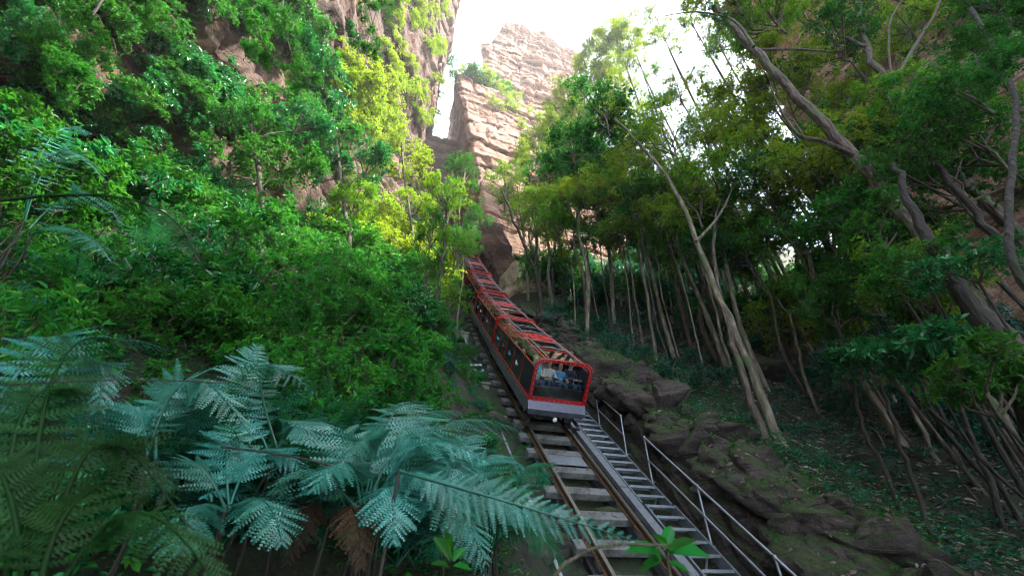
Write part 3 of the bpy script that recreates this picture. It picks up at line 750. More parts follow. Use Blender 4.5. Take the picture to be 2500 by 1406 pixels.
def person_meshes(k, tilt=.0, armup=0.0):
    """seated figure, hips on the origin, facing -y; k scales the whole body"""
    V = [(0, .05, .10), (0, .06, .28), (0, .06, .46), (0, .05, .60), (0, .03, .67), (0, -.005, .745), (0, .0, .82), (0, .015, .89), (0, -.105, .79)]
    Rr = [(.16, .12), (.145, .11), (.17, .12), (.075, .07), .052, (.07, .078), (.078, .098), (.066, .075), .016]
    E = [(0, 1), (1, 2), (2, 3), (3, 4), (4, 5), (5, 6), (6, 7), (6, 8)]
    jv, jr, je = [(0, .05, .13), (0, .06, .28), (0, .06, .46), (0, .05, .585)], [(.175, .135), (.162, .128), (.185, .135), (.09, .085)], [(0, 1), (1, 2), (2, 3)]
    tv, tr_, te = [(0, .05, .09)], [(.17, .13)], []
    for sg in (-1, 1):
        b = len(V)
        V += [(sg * .17, .06, .56), (sg * .235, -.04, .33), (sg * .13, -.31, .27 + armup), (sg * .12, -.38, .27 + armup)]
        Rr += [.062, .043, .027, (.036, .022)]; E += [(2, b), (b, b + 1), (b + 1, b + 2), (b + 2, b + 3)]
        for f in range(4):
            i = len(V); x = sg * (.12 + (f - 1.5) * .018); l = (.05, .058, .055, .042)[f]
            V += [(x, -.38 - .045, .275 + armup), (x, -.38 - .045 - l * .55, .255 + armup - .012)]; Rr += [.0085, .0075]; E += [(b + 3, i), (i, i + 1)]
        i = len(V); V += [(sg * (.12 - .045), -.395, .26 + armup), (sg * (.12 - .05), -.43, .25 + armup)]; Rr += [.010, .0085]; E += [(b + 3, i), (i, i + 1)]
        j = len(jv); jv += [(sg * .175, .06, .56), (sg * .24, -.04, .33), (sg * .135, -.30, .27 + armup)]; jr += [.075, .058, .043]; je += [(2, j), (j, j + 1), (j + 1, j + 2)]
        b = len(V); V += [(sg * .10, -.02, .08), (sg * .11, -.37, .13), (sg * .11, -.28, -.27), (sg * .11, -.38, -.31)]; Rr += [.085, .06, .042, (.04, .03)]; E += [(0, b), (b, b + 1), (b + 1, b + 2), (b + 2, b + 3)]
        j = len(tv); tv += [(sg * .10, -.02, .08), (sg * .11, -.37, .13), (sg * .11, -.285, -.24)]; tr_ += [.10, .075, .06]; te += [(0, j), (j, j + 1), (j + 1, j + 2)]
    sc_ = lambda L: [(a * k, b_ * k, c * k) for a, b_, c in L]
    sr = lambda L: [tuple(x * k for x in r) if hasattr(r, '__len__') else r * k for r in L]
    body = skin_mesh('body', sc_(V), E, sr(Rr)); body.materials.append(M_SKIN)
    jk = skin_mesh('jacket', sc_(jv), je, sr(jr)); trs = skin_mesh('trousers', sc_(tv), te, sr(tr_))
    # hair cap round the skull, longer at the back
    bm = bmesh.new(); bmesh.ops.create_uvsphere(bm, u_segments=16, v_segments=12, radius=1)
    for q in list(bm.verts):
        if q.co.y < -.25 and q.co.z < .42: bm.verts.remove(q)
    for q in bm.verts:
        z = q.co.z; q.co = Vector((q.co.x * .092, q.co.y * .108 + .022, (z * .105 if z > 0 else z * .16) + .835)) * k
    hair = bpy.data.meshes.new('hair'); bm.to_mesh(hair); bm.free(); hair.polygons.foreach_set('use_smooth', [True] * len(hair.polygons))
    eb = MB()
    for sg in (-1, 1): eb.lathe([(.002, -.008), (.009, -.004), (.009, .006)], 8, 'Y', (sg * .033, -.088, .815))
    eb.box((0, -.083, .752), (.045, .01, .008)); eyes = eb.mesh('eyes', M_EYE)
    for v in eyes.vertices: v.co *= k
    return dict(body=body, jacket=jk, trousers=trs, hair=hair, eyes=eyes)
PA = person_meshes(.94, armup=.03); PC = person_meshes(.80, armup=.05)
def objmat(o, m_):
    if not o.data.materials: o.data.materials.append(None)
    o.material_slots[0].link = 'OBJECT'; o.material_slots[0].material = m_
def person(car, x, row, kind, coat, hair, label, dy=0.0, dz=0.0, yaw=0.0, scarf=False, group=None, full=True):
    y = .62 + row * 1.02 + dy
    Mt = car.matrix_world @ Matrix.Translation((x, y - (.06 if row == 0 else 0), Z0 + (.20 if row == 0 else .12) + dz)) @ Matrix.Rotation(R(-20 if row == 0 else -32), 4, 'X') @ Matrix.Rotation(yaw, 4, 'Z')
    p = empty('person', Mt, label, 'person', group); S = PA if kind == 'adult' else PC
    link('body', S['body'], p)
    for nm, mt in (('jacket', coat), ('trousers', M_JEANS), ('hair', hair)): objmat(link(nm, S[nm], p), mt)
    link('eyes', S['eyes'], p)
    if scarf:
        b = MB(); b.tube([(.075 * math.cos(a), .04 + .075 * math.sin(a), .635 + .012 * math.sin(3 * a)) for a in np.linspace(0, 2 * math.pi, 12, endpoint=False)], .04, 8, closed=True)
        b.tube([(.05, -.05, .62), (.08, -.105, .52), (.085, -.10, .38), (.08, -.09, .22)], [.045, .055, .05, .045], 8); b.build('scarf', M_TEALS, p)
    return p
c0 = cars[0]
person(c0, -.56, 0, 'adult', M_CREAM, M_HAIRB, 'woman-length blond hair passenger in cream coat and turquoise scarf, front row', dy=.02, dz=.0, yaw=.15, scarf=True)['label'] = 'seated person in cream coat and turquoise scarf with blond hair, front row'
person(c0, -.14, 0, 'child', M_GREY, M_HAIRD, 'seated dark-haired person in pale grey jacket beside the turquoise scarf, front row', dy=-.02, dz=.06)
person(c0, .20, 0, 'child', M_DENIM, M_HAIRD, 'smaller seated person in blue denim jacket, front row', dy=-.04, dz=.03)
person(c0, .58, 0, 'adult', M_NAVYC, M_HAIRD, 'seated person in dark navy jumper at the end of the front row', dy=.05, yaw=.35)
person(c0, .04, 1, 'adult', M_WHITEC, M_HAIRB, 'seated blond person in the second row looking over the front row', dy=-.25, dz=-.02)
k = 0
coats = [M_WHITEC, M_DENIM, M_REDC, M_TEALS, M_GREY, M_NAVYC]
for ci in (0, 1):
    for row in range(1, 5):
        for x in (-.60,):
            if ci == 0 and row == 1 and x > 0: continue
            person(cars[ci], x, row, 'adult', coats[k % 6], M_HAIRD if k % 3 else M_HAIRB, 'seated person in the %s row of the %s carriage, seen through the corner glazing' % (['first', 'second', 'third', 'fourth', 'rearmost'][row], 'front' if ci == 0 else 'second'), group='passengers in the rear rows of the %s carriage' % ('front' if ci == 0 else 'second')); k += 1

# ------------------------------------------------------------------ foliage generators
def unit(a): return a / (np.linalg.norm(a, axis=-1, keepdims=True) + 1e-9)
def leaf_arrays(rng, P, A, U, L, wr, fold=.28, droop=.12):
    """P base points, A leaf axes, U rough up vectors, L lengths -> verts, quads"""
    A = unit(A); S = unit(np.cross(A, U)); Nn = np.cross(S, A); L = L[:, None]; Wd = L * wr
    v = np.stack([P, P + A * L * .32 + S * Wd * .5 + Nn * Wd * fold, P + A * L * .68 + S * Wd * .42 + Nn * (Wd * fold - L * droop * .5),
                  P + A * L - Nn * L * droop, P + A * L * .68 - S * Wd * .42 + Nn * (Wd * fold - L * droop * .5), P + A * L * .32 - S * Wd * .5 + Nn * Wd * fold], 1)
    n = len(P); b = (np.arange(n) * 6)[:, None]
    f = np.stack([b + np.array([0, 3, 2, 1]), b + np.array([0, 5, 4, 3])], 1).reshape(-1, 4)
    return v.reshape(-1, 3), f
def spray(rng, C, O, n_tw, n_lf, tw_len, leafL, wr, upb=.6, whorl=.5, flat=1.0):
    """leafy twigs leaving clump centre C with outward bias O"""
    Ps, As, Us, Ls, tw = [], [], [], [], []
    for _ in range(n_tw):
        d = unit(O * .7 + rng.normal(0, .75, 3) * np.array([1, 1, flat]) + np.array([0, 0, .15])); l = tw_len * rng.uniform(.6, 1.25)
        t = np.sort(rng.uniform(.15, 1.0, n_lf)); t[-max(1, int(n_lf * whorl)):] = rng.uniform(.82, 1.0, max(1, int(n_lf * whorl)))
        dr = np.array([0, 0, -.25]) * l
        base = C + d * l * t[:, None] + dr * (t[:, None] ** 2)
        sd_ = rng.normal(0, 1, (n_lf, 3)); sd_ -= (sd_ @ d)[:, None] * d; sd_ = unit(sd_)
        ax = d * rng.uniform(.25, .8, (n_lf, 1)) + sd_ * .9 + np.array([0, 0, -.12])
        Ps.append(base); As.append(ax); Us.append(np.array([0, 0, 1.0]) * upb + rng.normal(0, .45, (n_lf, 3)) + d * .15); Ls.append(leafL * rng.uniform(.55, 1.2, n_lf)); tw.append((C, C + d * l + dr))
    return np.concatenate(Ps), np.concatenate(As), np.concatenate(Us), np.concatenate(Ls), tw
def crown_proto(seed, rad, n_cl, n_tw, n_lf, leafL, wr, mat, twig, tw_len=.6, hollow=.45, under=.35, bush=True):
    """returns (foliage mesh, branch mesh); origin at the place where the branches start"""
    rng = np.random.default_rng(seed); rad = np.array(rad, dtype=float)
    P, A, U, L = [], [], [], []; br = MB(); tint = []
    n_l = max(5, int(n_cl ** .5 * 1.0)); limbs = []
    for i in range(n_l):
        az = 6.283 * (i + rng.uniform(-.3, .3)) / n_l * 1.618; el = rng.uniform(-.15, 1.25); r = rng.uniform(.62, 1.05)
        d = np.array([math.cos(az) * math.cos(el), math.sin(az) * math.cos(el), math.sin(el)])
        e = d * r * rad + np.array([0, 0, rad[2] * .45]); st0 = np.array([0, 0, rad[2] * rng.uniform(-.5, .35) if not bush else 0.0])
        m1 = st0 * .6 + e * .4 + rng.normal(0, .10, 3) * rad; m2 = st0 * .25 + e * .75 + rng.normal(0, .10, 3) * rad
        pts = [st0, m1, m2, e]; limbs.append(pts)
        r0 = .03 * rad[0] ** .5
        br.tube([tuple(p) for p in pts], [r0, r0 * .75, r0 * .45, .007], 5, cap=False)
    if not bush: br.tube([(0, 0, -rad[2] * .5), (rng.normal(0, .06), rng.normal(0, .06), 0), (rng.normal(0, .12), rng.normal(0, .12), rad[2] * .5), (0, 0, rad[2] * 1.1)], [.04 * rad[0] ** .5, .035 * rad[0] ** .5, .022 * rad[0] ** .5, .008], 5, cap=False)
    for k in range(n_cl):
        lb = limbs[k % n_l]; tt_ = rng.uniform(.35, 1.0) ** .7; q3 = tt_ * 3; a_ = min(2, int(q3)); f_ = q3 - a_
        on = lb[a_] * (1 - f_) + lb[a_ + 1] * f_
        C = on + rng.normal(0, 1, 3) * rad * np.array([.17, .17, .15]) * (1.25 - .35 * tt_)
        d = unit(C - np.array([0, 0, rad[2] * .2]) + rng.normal(0, .25, 3))
        p, a, u, l, tw = spray(rng, C, d, n_tw, n_lf, tw_len, leafL, wr, flat=.7)
        P.append(p); A.append(a); U.append(u); L.append(l)
        tt = rng.uniform(.15, .75) + .2 * d[2]
        tint.append(np.repeat(np.clip(tt + rng.normal(0, .16, len(p)), 0, 1), 2))
        br.tube([tuple(on), tuple((on + C) / 2 + rng.normal(0, .03, 3)), tuple(C)], [.012, .009, .006], 4, cap=False)
        for (a0, b0) in tw[:6]: br.tube([tuple(a0), tuple(b0)], [.006, .003], 3, cap=False)
    v, f = leaf_arrays(rng, np.concatenate(P), np.concatenate(A), np.concatenate(U), np.concatenate(L), wr)
    return npmesh('foliage', v, f, mat, np.concatenate(tint)), br.mesh('branches', twig)
SHR = [crown_proto(100 + k, (1.15, 1.15, .95), [34, 44, 30, 40, 34, 26][k], 7, 11, [.14, .10, .17, .12, .15, .21][k], [.36, .45, .28, .40, .30, .34][k], [M_SHRUB, M_SHRUB, M_SHRUB3, M_SHRUB, M_SHRUB, M_SHRUB3][k], M_TWIG, .38) for k in range(6)]
LIM = [crown_proto(130 + k, (1.2, 1.2, 1.0), 36, 7, 11, .12, .40, M_SHRUB2, M_TWIG, .4) for k in range(3)]
TEA = [crown_proto(150 + k, (1.0, 1.0, .7), 28, 7, 11, .13, .32, M_TEAL, M_TWIG, .35) for k in range(3)]
CRN = [crown_proto(200 + k, (2.1, 2.1, 1.7), 66, 8, 11, .17 if k < 4 else .15, .36, M_TREE if k % 2 == 0 else M_SHRUB, M_TWIG, .55, bush=False) for k in range(6)]
CRL = [crown_proto(230 + k, (2.1, 2.1, 1.8), 58, 8, 11, .16, .38, M_SHRUB2, M_TWIG, .6, bush=False) for k in range(3)]
AIR = [crown_proto(250 + k, (1.7, 1.7, 2.2), 40, 6, 9, .15, .36, M_TREE if k else M_SHRUB2, M_TWIG, .6, bush=False) for k in range(3)]

FIN = [crown_proto(270 + k, (1.3, 1.3, 1.7), 56, 7, 13, .085, .42, M_SHRUB2 if k < 2 else M_TREE, M_TWIG, .42, bush=False) for k in range(3)]
FIG = [crown_proto(280 + k, (1.3, 1.3, 1.7), 56, 7, 13, .09, .42, M_SHRUB if k else M_TREE, M_TWIG, .42, bush=False) for k in range(3)]
def plant(name, label, P, proto, sc, rz, cat='shrub', group=None, tilt=(0, 0), stem=None):
    M = Matrix.Translation(P) @ Matrix.Rotation(tilt[0], 4, 'X') @ Matrix.Rotation(tilt[1], 4, 'Y') @ Matrix.Rotation(rz, 4, 'Z') @ Matrix.Diagonal((*([sc] * 3 if not hasattr(sc, '__len__') else sc), 1))
    r_ = empty(name, M, label, cat, group)
    link('foliage', proto[0], r_); link('branches', proto[1], r_)
    return r_

# ------------------------------------------------------------------ trees
def catmull(P, n=5):
    out_ = []
    for i in range(len(P) - 1):
        a = P[max(0, i - 1)]; b = P[i]; c = P[i + 1]; d = P[min(len(P) - 1, i + 2)]
        for k in range(n):
            t = k / n; out_.append(.5 * ((2 * b) + (c - a) * t + (2 * a - 5 * b + 4 * c - d) * t * t + (3 * b - a - 3 * c + d) * t ** 3))
    out_.append(P[-1]); return out_
def tree(label, px, r0, r1, mat, crowns=(), Y=None, dY=0.0, limbs=(), group=None, name='tree', wob=.06, sides=9, sink=.4):
    """px: image positions of points up the trunk, foot first; the foot stands where its line of sight meets the slope"""
    if Y is None:
        B = ground_hit(*px[0])
        if B is None: B = at_y(*px[0], 22)
        B = B - Vector((0, 0, sink))
        pts = [B]
    else:
        pts = [at_y(*px[0], Y)]
        B = pts[0]
    for i, (u, v) in enumerate(px[1:], 1): pts.append(at_y(u, v, B.y + dY * i / (len(px) - 1)))
    if Y is not None:      # carry the trunk down to the slope
        g = on_ground(B); 
        if B.z > g.z:
            k_ = max(1, int((B.z - g.z) / 1.3)); dv = (pts[1] - B).normalized(); f0 = Vector((B.x - dv.x * .8, B.y - dv.y * .8, g.z - .4))
            pts = [f0.lerp(B, i_ / k_) for i_ in range(k_)] + pts
    base = pts[0].copy(); root = empty(name, base, label, 'tree', group)
    loc = catmull([p - base for p in pts], 5); n = len(loc); rng = random.Random(sum(map(ord, label)) % 1000 + len(px) * 17 + int(px[0][0]))
    rad = [r0 + (r1 - r0) * (i / (n - 1)) for i in range(n)]
    rad[0] *= 2.2; rad[1] *= 1.25
    loc = [p + Vector((rng.gauss(0, wob * .5), rng.gauss(0, wob * .5), 0)) * (1 if 0 < i < n - 1 else 0) for i, p in enumerate(loc)]
    b = MB(); b.tube(loc, rad, sides); tk = b.build('trunk', mat, root)
    for (lpx, la, lb, ly) in limbs:     # limbs that can be followed in the picture
        q = catmull([at_y(u, v, base.y + ly * (i + 1) / len(lpx)) - base for i, (u, v) in enumerate(lpx)], 4)
        b = MB(); b.tube(q, [la + (lb - la) * i / (len(q) - 1) for i in range(len(q))], 7); b.build('limb', mat, root)
    for (proto, where, sc, rz) in crowns:
        if isinstance(where, (int, float)):
            i = int(where * (n - 1)); P = loc[i]; 
        else:
            P = at_y(where[0], where[1], base.y + (where[2] if len(where) > 2 else 0)) - base
            if len(where) <= 3:   # a bough from the trunk to the crown
                j = min(range(n), key=lambda q: (loc[q] - (P - Vector((0, 0, 1.0)))).length); j = max(1, j)
                b = MB(); mid = loc[j].lerp(P, .5) + Vector((rng.gauss(0, .15), rng.gauss(0, .15), -.15))
                b.tube(catmull([loc[j], mid, P], 3), [rad[j] * .45] * 2 + [rad[j] * .35] * 2 + [rad[j] * .25] * 2 + [.012], 6); b.build('limb', mat, root)
        M = Matrix.Translation(P) @ Matrix.Rotation(rz, 4, 'Z') @ Matrix.Diagonal((sc, sc, sc, 1))
        cr = link('crown', proto[0], root, M); link('branches', proto[1], cr)
    return root
rr = random.Random(5)
def C(kind, where, sc):
    L_ = {'t': CRN, 'l': CRL, 'a': AIR, 's': SHR, 'm': LIM, 'e': TEA, 'f': FIN, 'g': FIG}[kind]
    return (L_[rr.randrange(len(L_))], where, sc, rr.uniform(0, 6.28))
# ------------------------------------------------------------------ forest right of the track
tree('thick grey-brown trunk leaning diagonally across the upper right canopy', [(2340, 690), (2235, 560), (2150, 460), (2040, 330), (1930, 220), (1840, 120), (1745, 20)], .21, .12, M_BARK, Y=6.6, dY=.6,
     crowns=[C('t', (1900, 60, .8), 1.0), C('l', (1800, 20, .5), .8), C('t', (2050, 130, 1.5), .9)],
     limbs=[([(2085, 380), (2010, 345), (1950, 330), (1905, 265), (1880, 210)], .07, .02, -.4), ([(1840, 115), (1790, 50), (1700, 30), (1620, 40)], .06, .015, .3)])
tree('forked brown trunk in the upper right canopy with two raised limbs', [(2285, 370), (2235, 300), (2180, 215), (2120, 130), (2105, 50), (2095, -40)], .17, .10, M_BARK, Y=7.6,
     crowns=[C('t', (2150, 20, 1), 1.0), C('t', (2330, 60, 1.2), 1.1)],
     limbs=[([(2185, 200), (2230, 120), (2280, 40), (2310, -40)], .09, .05, 0), ([(2110, 115), (2070, 95), (2045, 90)], .07, .05, 0), ([(2180, 200), (2170, 130), (2175, 50), (2210, -10)], .05, .03, -.3)])
tree('near-black crooked trunk at the right edge of the picture', [(2470, 640), (2470, 420), (2480, 240), (2420, 110), (2370, 20)], .06, .04, M_BARKD, wob=.02, Y=4.2, crowns=[C('t', (2440, 40, .5), .55), C('t', (2390, 250, .9), .6)])
tree('pale lichen-green trunk rising diagonally from the lower right edge', [(2500, 1150), (2400, 960), (2310, 850), (2130, 690), (2040, 560), (1940, 430), (1865, 320)], .17, .08, M_BARKP, dY=1.0,
     crowns=[C('l', (1850, 300, 1.0), 1.1), C('t', (1960, 420, 1.4), .9), C('l', (1780, 380, 1.5), .8)])
tree('broad dark trunk in the shade near the right edge', [(2560, 1080), (2480, 920), (2400, 780), (2330, 690), (2270, 590), (2220, 490), (2180, 400)], .24, .05, M_BARKD, Y=5.6, crowns=[C('t', (2330, 480, 1), .8)])
tree('second dark trunk close to the right edge above the broad one', [(2560, 720), (2490, 630), (2400, 545), (2300, 420), (2240, 320)], .17, .04, M_BARKD, Y=6.0, crowns=[C('t', (2280, 330, 1), .9)])
tree('tall pale twin trunk with mossy foot in the middle of the slope', [(1905, 1085), (1830, 900), (1745, 700), (1690, 560), (1640, 450), (1560, 350), (1500, 290)], .12, .05, M_BARKP, dY=.8,
     crowns=[C('t', (1480, 300, 1), .95), C('l', (1560, 330, 2), .85), C('a', (1650, 380, .5), .9), C('t', (1400, 380, 2), .8)], limbs=[([(1700, 590), (1760, 520), (1800, 430)], .06, .02, .3)])
tree('mossy green trunk standing against the tall twin trunk', [(1870, 1090), (1800, 880), (1760, 720), (1740, 600), (1760, 480)], .10, .04, M_BARK, dY=1.0,
     crowns=[C('t', (1760, 480, 1), .85), C('a', (1700, 520, 1), .7)])
tree('straight slim trunk between the twin trunk and the pale pair', [(1960, 900), (1920, 780), (1880, 660), (1850, 560)], .09, .05, M_BARKP, crowns=[C('t', (1850, 540, 1), .8)])
tree('left one of two pale trunks on the right slope', [(2060, 985), (2000, 820), (1960, 690), (1930, 580)], .10, .05, M_BARKP, crowns=[C('t', (1930, 560, .5), .9)])
tree('right one of two pale trunks on the right slope', [(2200, 1080), (2110, 930), (2050, 820), (1995, 690), (1960, 600)], .11, .06, M_BARKP, crowns=[C('t', (1985, 600, 1), .8), C('e', (2060, 640, .5), .9)])
tree('thin dark sapling curving up from the leaf litter at lower right', [(2190, 1245), (2150, 1130), (2100, 1020), (2080, 900), (2040, 780)], .05, .03, M_BARKD, crowns=[C('s', (2050, 800, .2), .7)])
tree('thin dark stem near the bottom right corner', [(2290, 1340), (2230, 1180), (2190, 1060), (2150, 940)], .045, .03, M_BARKD, crowns=[C('s', (2150, 930, .3), .7)])
tree('dark stem with a double bend at the far lower right', [(2440, 1300), (2400, 1130), (2340, 1000), (2300, 850), (2290, 740)], .06, .04, M_BARKD, crowns=[C('s', (2300, 760, .4), .8)])
tree('sinuous black tree in front of the ochre rock', [(1325, 790), (1315, 700), (1300, 640), (1262, 560), (1228, 470)], .14, .06, M_BARKD, wob=.1, Y=19.5, crowns=[C('a', (1235, 470, .4), .9), C('a', (1300, 520, .8), .8)], limbs=[([(1305, 650), (1312, 560), (1305, 480), (1320, 420)], .09, .03, .2)])
# the stand of thin trunks above the cutting
stand = [(1405, 800, 1372, 520), (1440, 760, 1405, 500), (1468, 800, 1425, 480), (1500, 840, 1462, 560), (1545, 850, 1490, 500), (1578, 870, 1525, 560), (1600, 880, 1545, 520), (1640, 905, 1560, 540),
         (1662, 895, 1590, 560), (1690, 860, 1640, 600), (1720, 930, 1650, 640), (1760, 900, 1690, 600), (1798, 945, 1720, 650), (1480, 720, 1455, 470), (1530, 740, 1500, 480), (1585, 760, 1545, 500),
         (1640, 770, 1600, 520), (1700, 780, 1655, 520), (1750, 800, 1700, 540), (1820, 820, 1765, 560), (1870, 820, 1815, 600), (1380, 740, 1350, 480), (1900, 900, 1840, 640), (1350, 770, 1335, 560),
         (2000, 1010, 1940, 800), (2090, 1010, 2010, 790), (2280, 1120, 2150, 850), (2350, 1150, 2230, 900)]
bk = ['pale', 'brown', 'pale', 'dark']
ordw = 'first second third fourth fifth sixth seventh eighth ninth tenth eleventh twelfth thirteenth fourteenth fifteenth sixteenth seventeenth eighteenth nineteenth twentieth'.split() + ['twenty-' + w_ for w_ in 'first second third fourth fifth sixth seventh eighth'.split()]
order = sorted(range(len(stand)), key=lambda k_: stand[k_][0])
for i, (u0, v0, u1, v1) in enumerate(stand):
    mt = [M_BARKP, M_BARK, M_BARKP, M_BARKD][i % 4]; r0 = .03 + .05 * rr.random() ** 1.5
    um, vm = (u0 * .5 + u1 * .5) + rr.uniform(-14, 14), (v0 + v1) / 2
    cr = [C('t' if i % 3 else 'l', (u1 + rr.uniform(-20, 20), v1 - rr.uniform(0, 60), rr.uniform(-.5, 1.5)), .55 + .35 * rr.random())]
    if i % 2 == 0: cr.append(C('a', (u1 + rr.uniform(-50, 50), v1 + rr.uniform(-60, 60), rr.uniform(-1, 2)), .5 + .3 * rr.random()))
    tree('slim %s-barked tree, %s from the ochre rock in the stand of thin trunks' % (bk[i % 4], ordw[order.index(i)]), [(u0, v0), (um, vm), (u1, v1), (u1 - (u1 - 1250) * .06, v1 - 70)], r0, r0 * .4, mt, cr, group='thin trees crowding the slope above the cutting', wob=.05, sides=7)
# canopy crowns of trees whose feet are hidden in the stand
canopy = [(1455, 150, 24, 'l', 1.2), (1505, 90, 22, 'l', 1.1), (1425, 240, 25, 'f', 1.5), (1380, 250, 27, 'l', 1.1), (1560, 150, 20, 'f', 1.1), (1620, 90, 18, 'f', 1.0), (1660, 240, 17, 'f', 1.1), (1720, 330, 15, 'f', .9), (1600, 380, 18, 'f', 1.0), (1760, 120, 13, 'f', .8), (1520, 220, 23, 'f', 1.3), (1780, 260, 13, 'f', .8), (1690, 60, 15, 'f', .8), (1470, 110, 26, 'f', 1.3), (1700, 440, 16, 'f', .9), (1300, 400, 23, 'l', 1.0), (1340, 340, 24, 'l', 1.1), (1265, 480, 22, 'a', .9), (1390, 310, 25, 'l', 1.2), (1450, 400, 19, 't', 1.0), (1330, 560, 20, 'a', .8), (1640, 520, 14, 'l', .8), (1550, 380, 17, 'l', .9), (1420, 480, 17, 'l', .8), (1480, 290, 24, 'l', 1.2), (1430, 350, 23, 't', 1.2), (1350, 440, 25, 't', 1.1), (1500, 450, 20, 't', 1.1), (1580, 470, 19, 't', 1.0), (1480, 190, 27, 'l', 1.3), (1440, 230, 28, 'l', 1.1), (1660, 450, 18, 'a', .9), (1600, 330, 20, 'a', .8), (1540, 300, 22, 'a', 1.0), (1700, 580, 15, 't', .8),
          (1310, 520, 22, 'a', 1.1), (1400, 540, 18, 't', .9), (1550, 560, 16, 't', .9), (1600, 40, 20, 'a', .8), (1530, 70, 22, 'l', .9), (1710, 190, 17, 'a', .6), (1760, 580, 13, 't', .8)]
for i, (u, v, Y, kd, sc) in enumerate(canopy):
    tp = at_y(u, v, Y); g = on_ground(Vector((tp.x + rr.uniform(-.8, .8), tp.y + rr.uniform(-.5, .5), 0)))
    root = empty('tree', g, 'leafy tree whose crown fills the sunlit canopy gap beside the cliff', 'tree', 'canopy trees in front of the cliff')
    p = tp - g; b = MB(); b.tube(catmull([Vector((0, 0, -.4)), p * .35 + Vector((rr.gauss(0, .3), rr.gauss(0, .3), 0)), p * .7 + Vector((rr.gauss(0, .3), 0, 0)), p], 5), [.11] * 6 + [.085] * 6 + [.05] * 4, 7); b.build('trunk', [M_BARK, M_BARKP][i % 2], root)
    _, _, s2, rz = C(kd, 0, 1); pr_ = {'t': CRN, 'l': CRL, 'a': AIR, 'f': FIN}[kd]
    for j, (dx, dy, dz, q) in enumerate(((0, 0, -.3, 1), (1.3, .4, -2.0, .75), (-1.2, -.3, -1.6, .7))):
        cr = link('crown', pr_[(i + j) % 3][0], root, Matrix.Translation(p + Vector((dx, dy, dz)) * sc) @ Matrix.Rotation(rz + j, 4, 'Z') @ Matrix.Diagonal((sc * q, sc * q, sc * q, 1)))
        link('branches', pr_[(i + j) % 3][1], cr)
# big near canopy at upper right
near = [(2160, 610, 7.0, 's', .8), (2270, 700, 6.0, 's', .7), (2390, 690, 5.0, 's', .55), (2060, 540, 8.0, 's', .9), (2120, 380, 7.5, 'l', .6), (1990, 420, 9.0, 'l', .7), (1880, 200, 9, 'l', .8), (2000, 60, 8, 'l', .8), (1830, 420, 11, 'l', 1.0), (1950, 300, 10, 'l', 1.0), (2080, 260, 9.5, 'l', .7), (2200, 420, 8, 't', .8), (2080, 480, 9, 'l', .8), (2380, 160, 7, 't', .6), (2230, 90, 9, 'l', .9), (2420, 380, 6, 't', .7),
        (1800, 120, 10, 'a', .8), (1900, 520, 11, 't', 1.0), (2040, 620, 9.5, 's', 1.4), (2200, 620, 8, 't', .8), (1830, 640, 13, 't', .8), (2140, 760, 9, 't', .7), (2280, 760, 7, 't', .6), (2300, 960, 6.6, 's', .8), (2440, 1020, 5.4, 's', .7), (2180, 900, 9, 'e', 1.2)]
for i, (u, v, Y, kd, sc) in enumerate(near):
    tp = at_y(u, v, Y); g = on_ground(Vector((tp.x + rr.uniform(-.6, .6) + .4, tp.y + rr.uniform(-.3, .3), 0)))
    root = empty('tree', g, 'glossy-leaved understorey tree in the dense canopy at upper right', 'tree', 'understorey trees on the right slope')
    p = tp - g; b = MB(); b.tube(catmull([Vector((0, 0, -.4)), p * .35 + Vector((rr.gauss(0, .2), rr.gauss(0, .2), 0)), p * .7 + Vector((rr.gauss(0, .2), 0, 0)), p], 5), [.035 + .025 * (Y > 7.5)] * 6 + [.03 + .02 * (Y > 7.5)] * 6 + [.02] * 4, 6); b.build('trunk', M_BARKD if Y < 8 or i % 2 else M_BARK, root)
    pr_ = {'t': CRN, 'l': CRL, 'a': AIR, 's': SHR, 'e': TEA}[kd]; q = pr_[i % len(pr_)]
    cr = link('crown', q[0], root, Matrix.Translation(p) @ Matrix.Rotation(i * 1.3, 4, 'Z') @ Matrix.Diagonal((sc, sc, sc, 1))); link('branches', q[1], cr)
# dense growth closing the view behind the thin trunks
qb = random.Random(91)
for i in range(60):
    s = qb.uniform(19, 27); t = qb.uniform(8.5, 34); x, y = xy(s, t)
    plant('background_shrub', 'shaded shrub in the dense growth at the foot of the cliff behind the thin trunks', Vector((x, y, H(s, t))), (SHR + TEA)[qb.randrange(9)], qb.uniform(1.3, 2.3), qb.uniform(0, 6), group='shrubs behind the thin trunks')
for i in range(26):
    s = qb.uniform(9, 20); t = qb.uniform(16, 26); x, y = xy(s, t)
    plant('background_shrub', 'shaded shrub far back on the right slope below the canopy', Vector((x, y, H(s, t))), (SHR + TEA)[qb.randrange(9)], qb.uniform(1.2, 2.0), qb.uniform(0, 6), group='shrubs far back on the right slope')
# fallen branches on the slope
for i in range(16):
    s = qb.uniform(4, 13); t = qb.uniform(8.8, 16); x, y = xy(s, t); a = qb.uniform(0, 6.28); l = qb.uniform(.5, 1.6)
    s2, t2 = s + math.cos(a) * l, t + math.sin(a) * l; x2, y2 = xy(s2, t2); p0 = Vector((x, y, H(s, t) + .05)); p1 = Vector((x2, y2, H(s2, t2) + .06))
    b = MB(); b.tube(catmull([Vector((0, 0, 0)), (p1 - p0) * .5 + Vector((qb.gauss(0, .08), qb.gauss(0, .08), .08)), p1 - p0], 4), [.028 * (1 - .08 * j) for j in range(9)], 6); o = b.build('fallen_branch', M_BARKP if i % 2 else M_BARK); o.location = p0
    tag(o, 'short dead branch lying in the leaf litter of the right slope', 'branch', 'dead branches on the right slope')
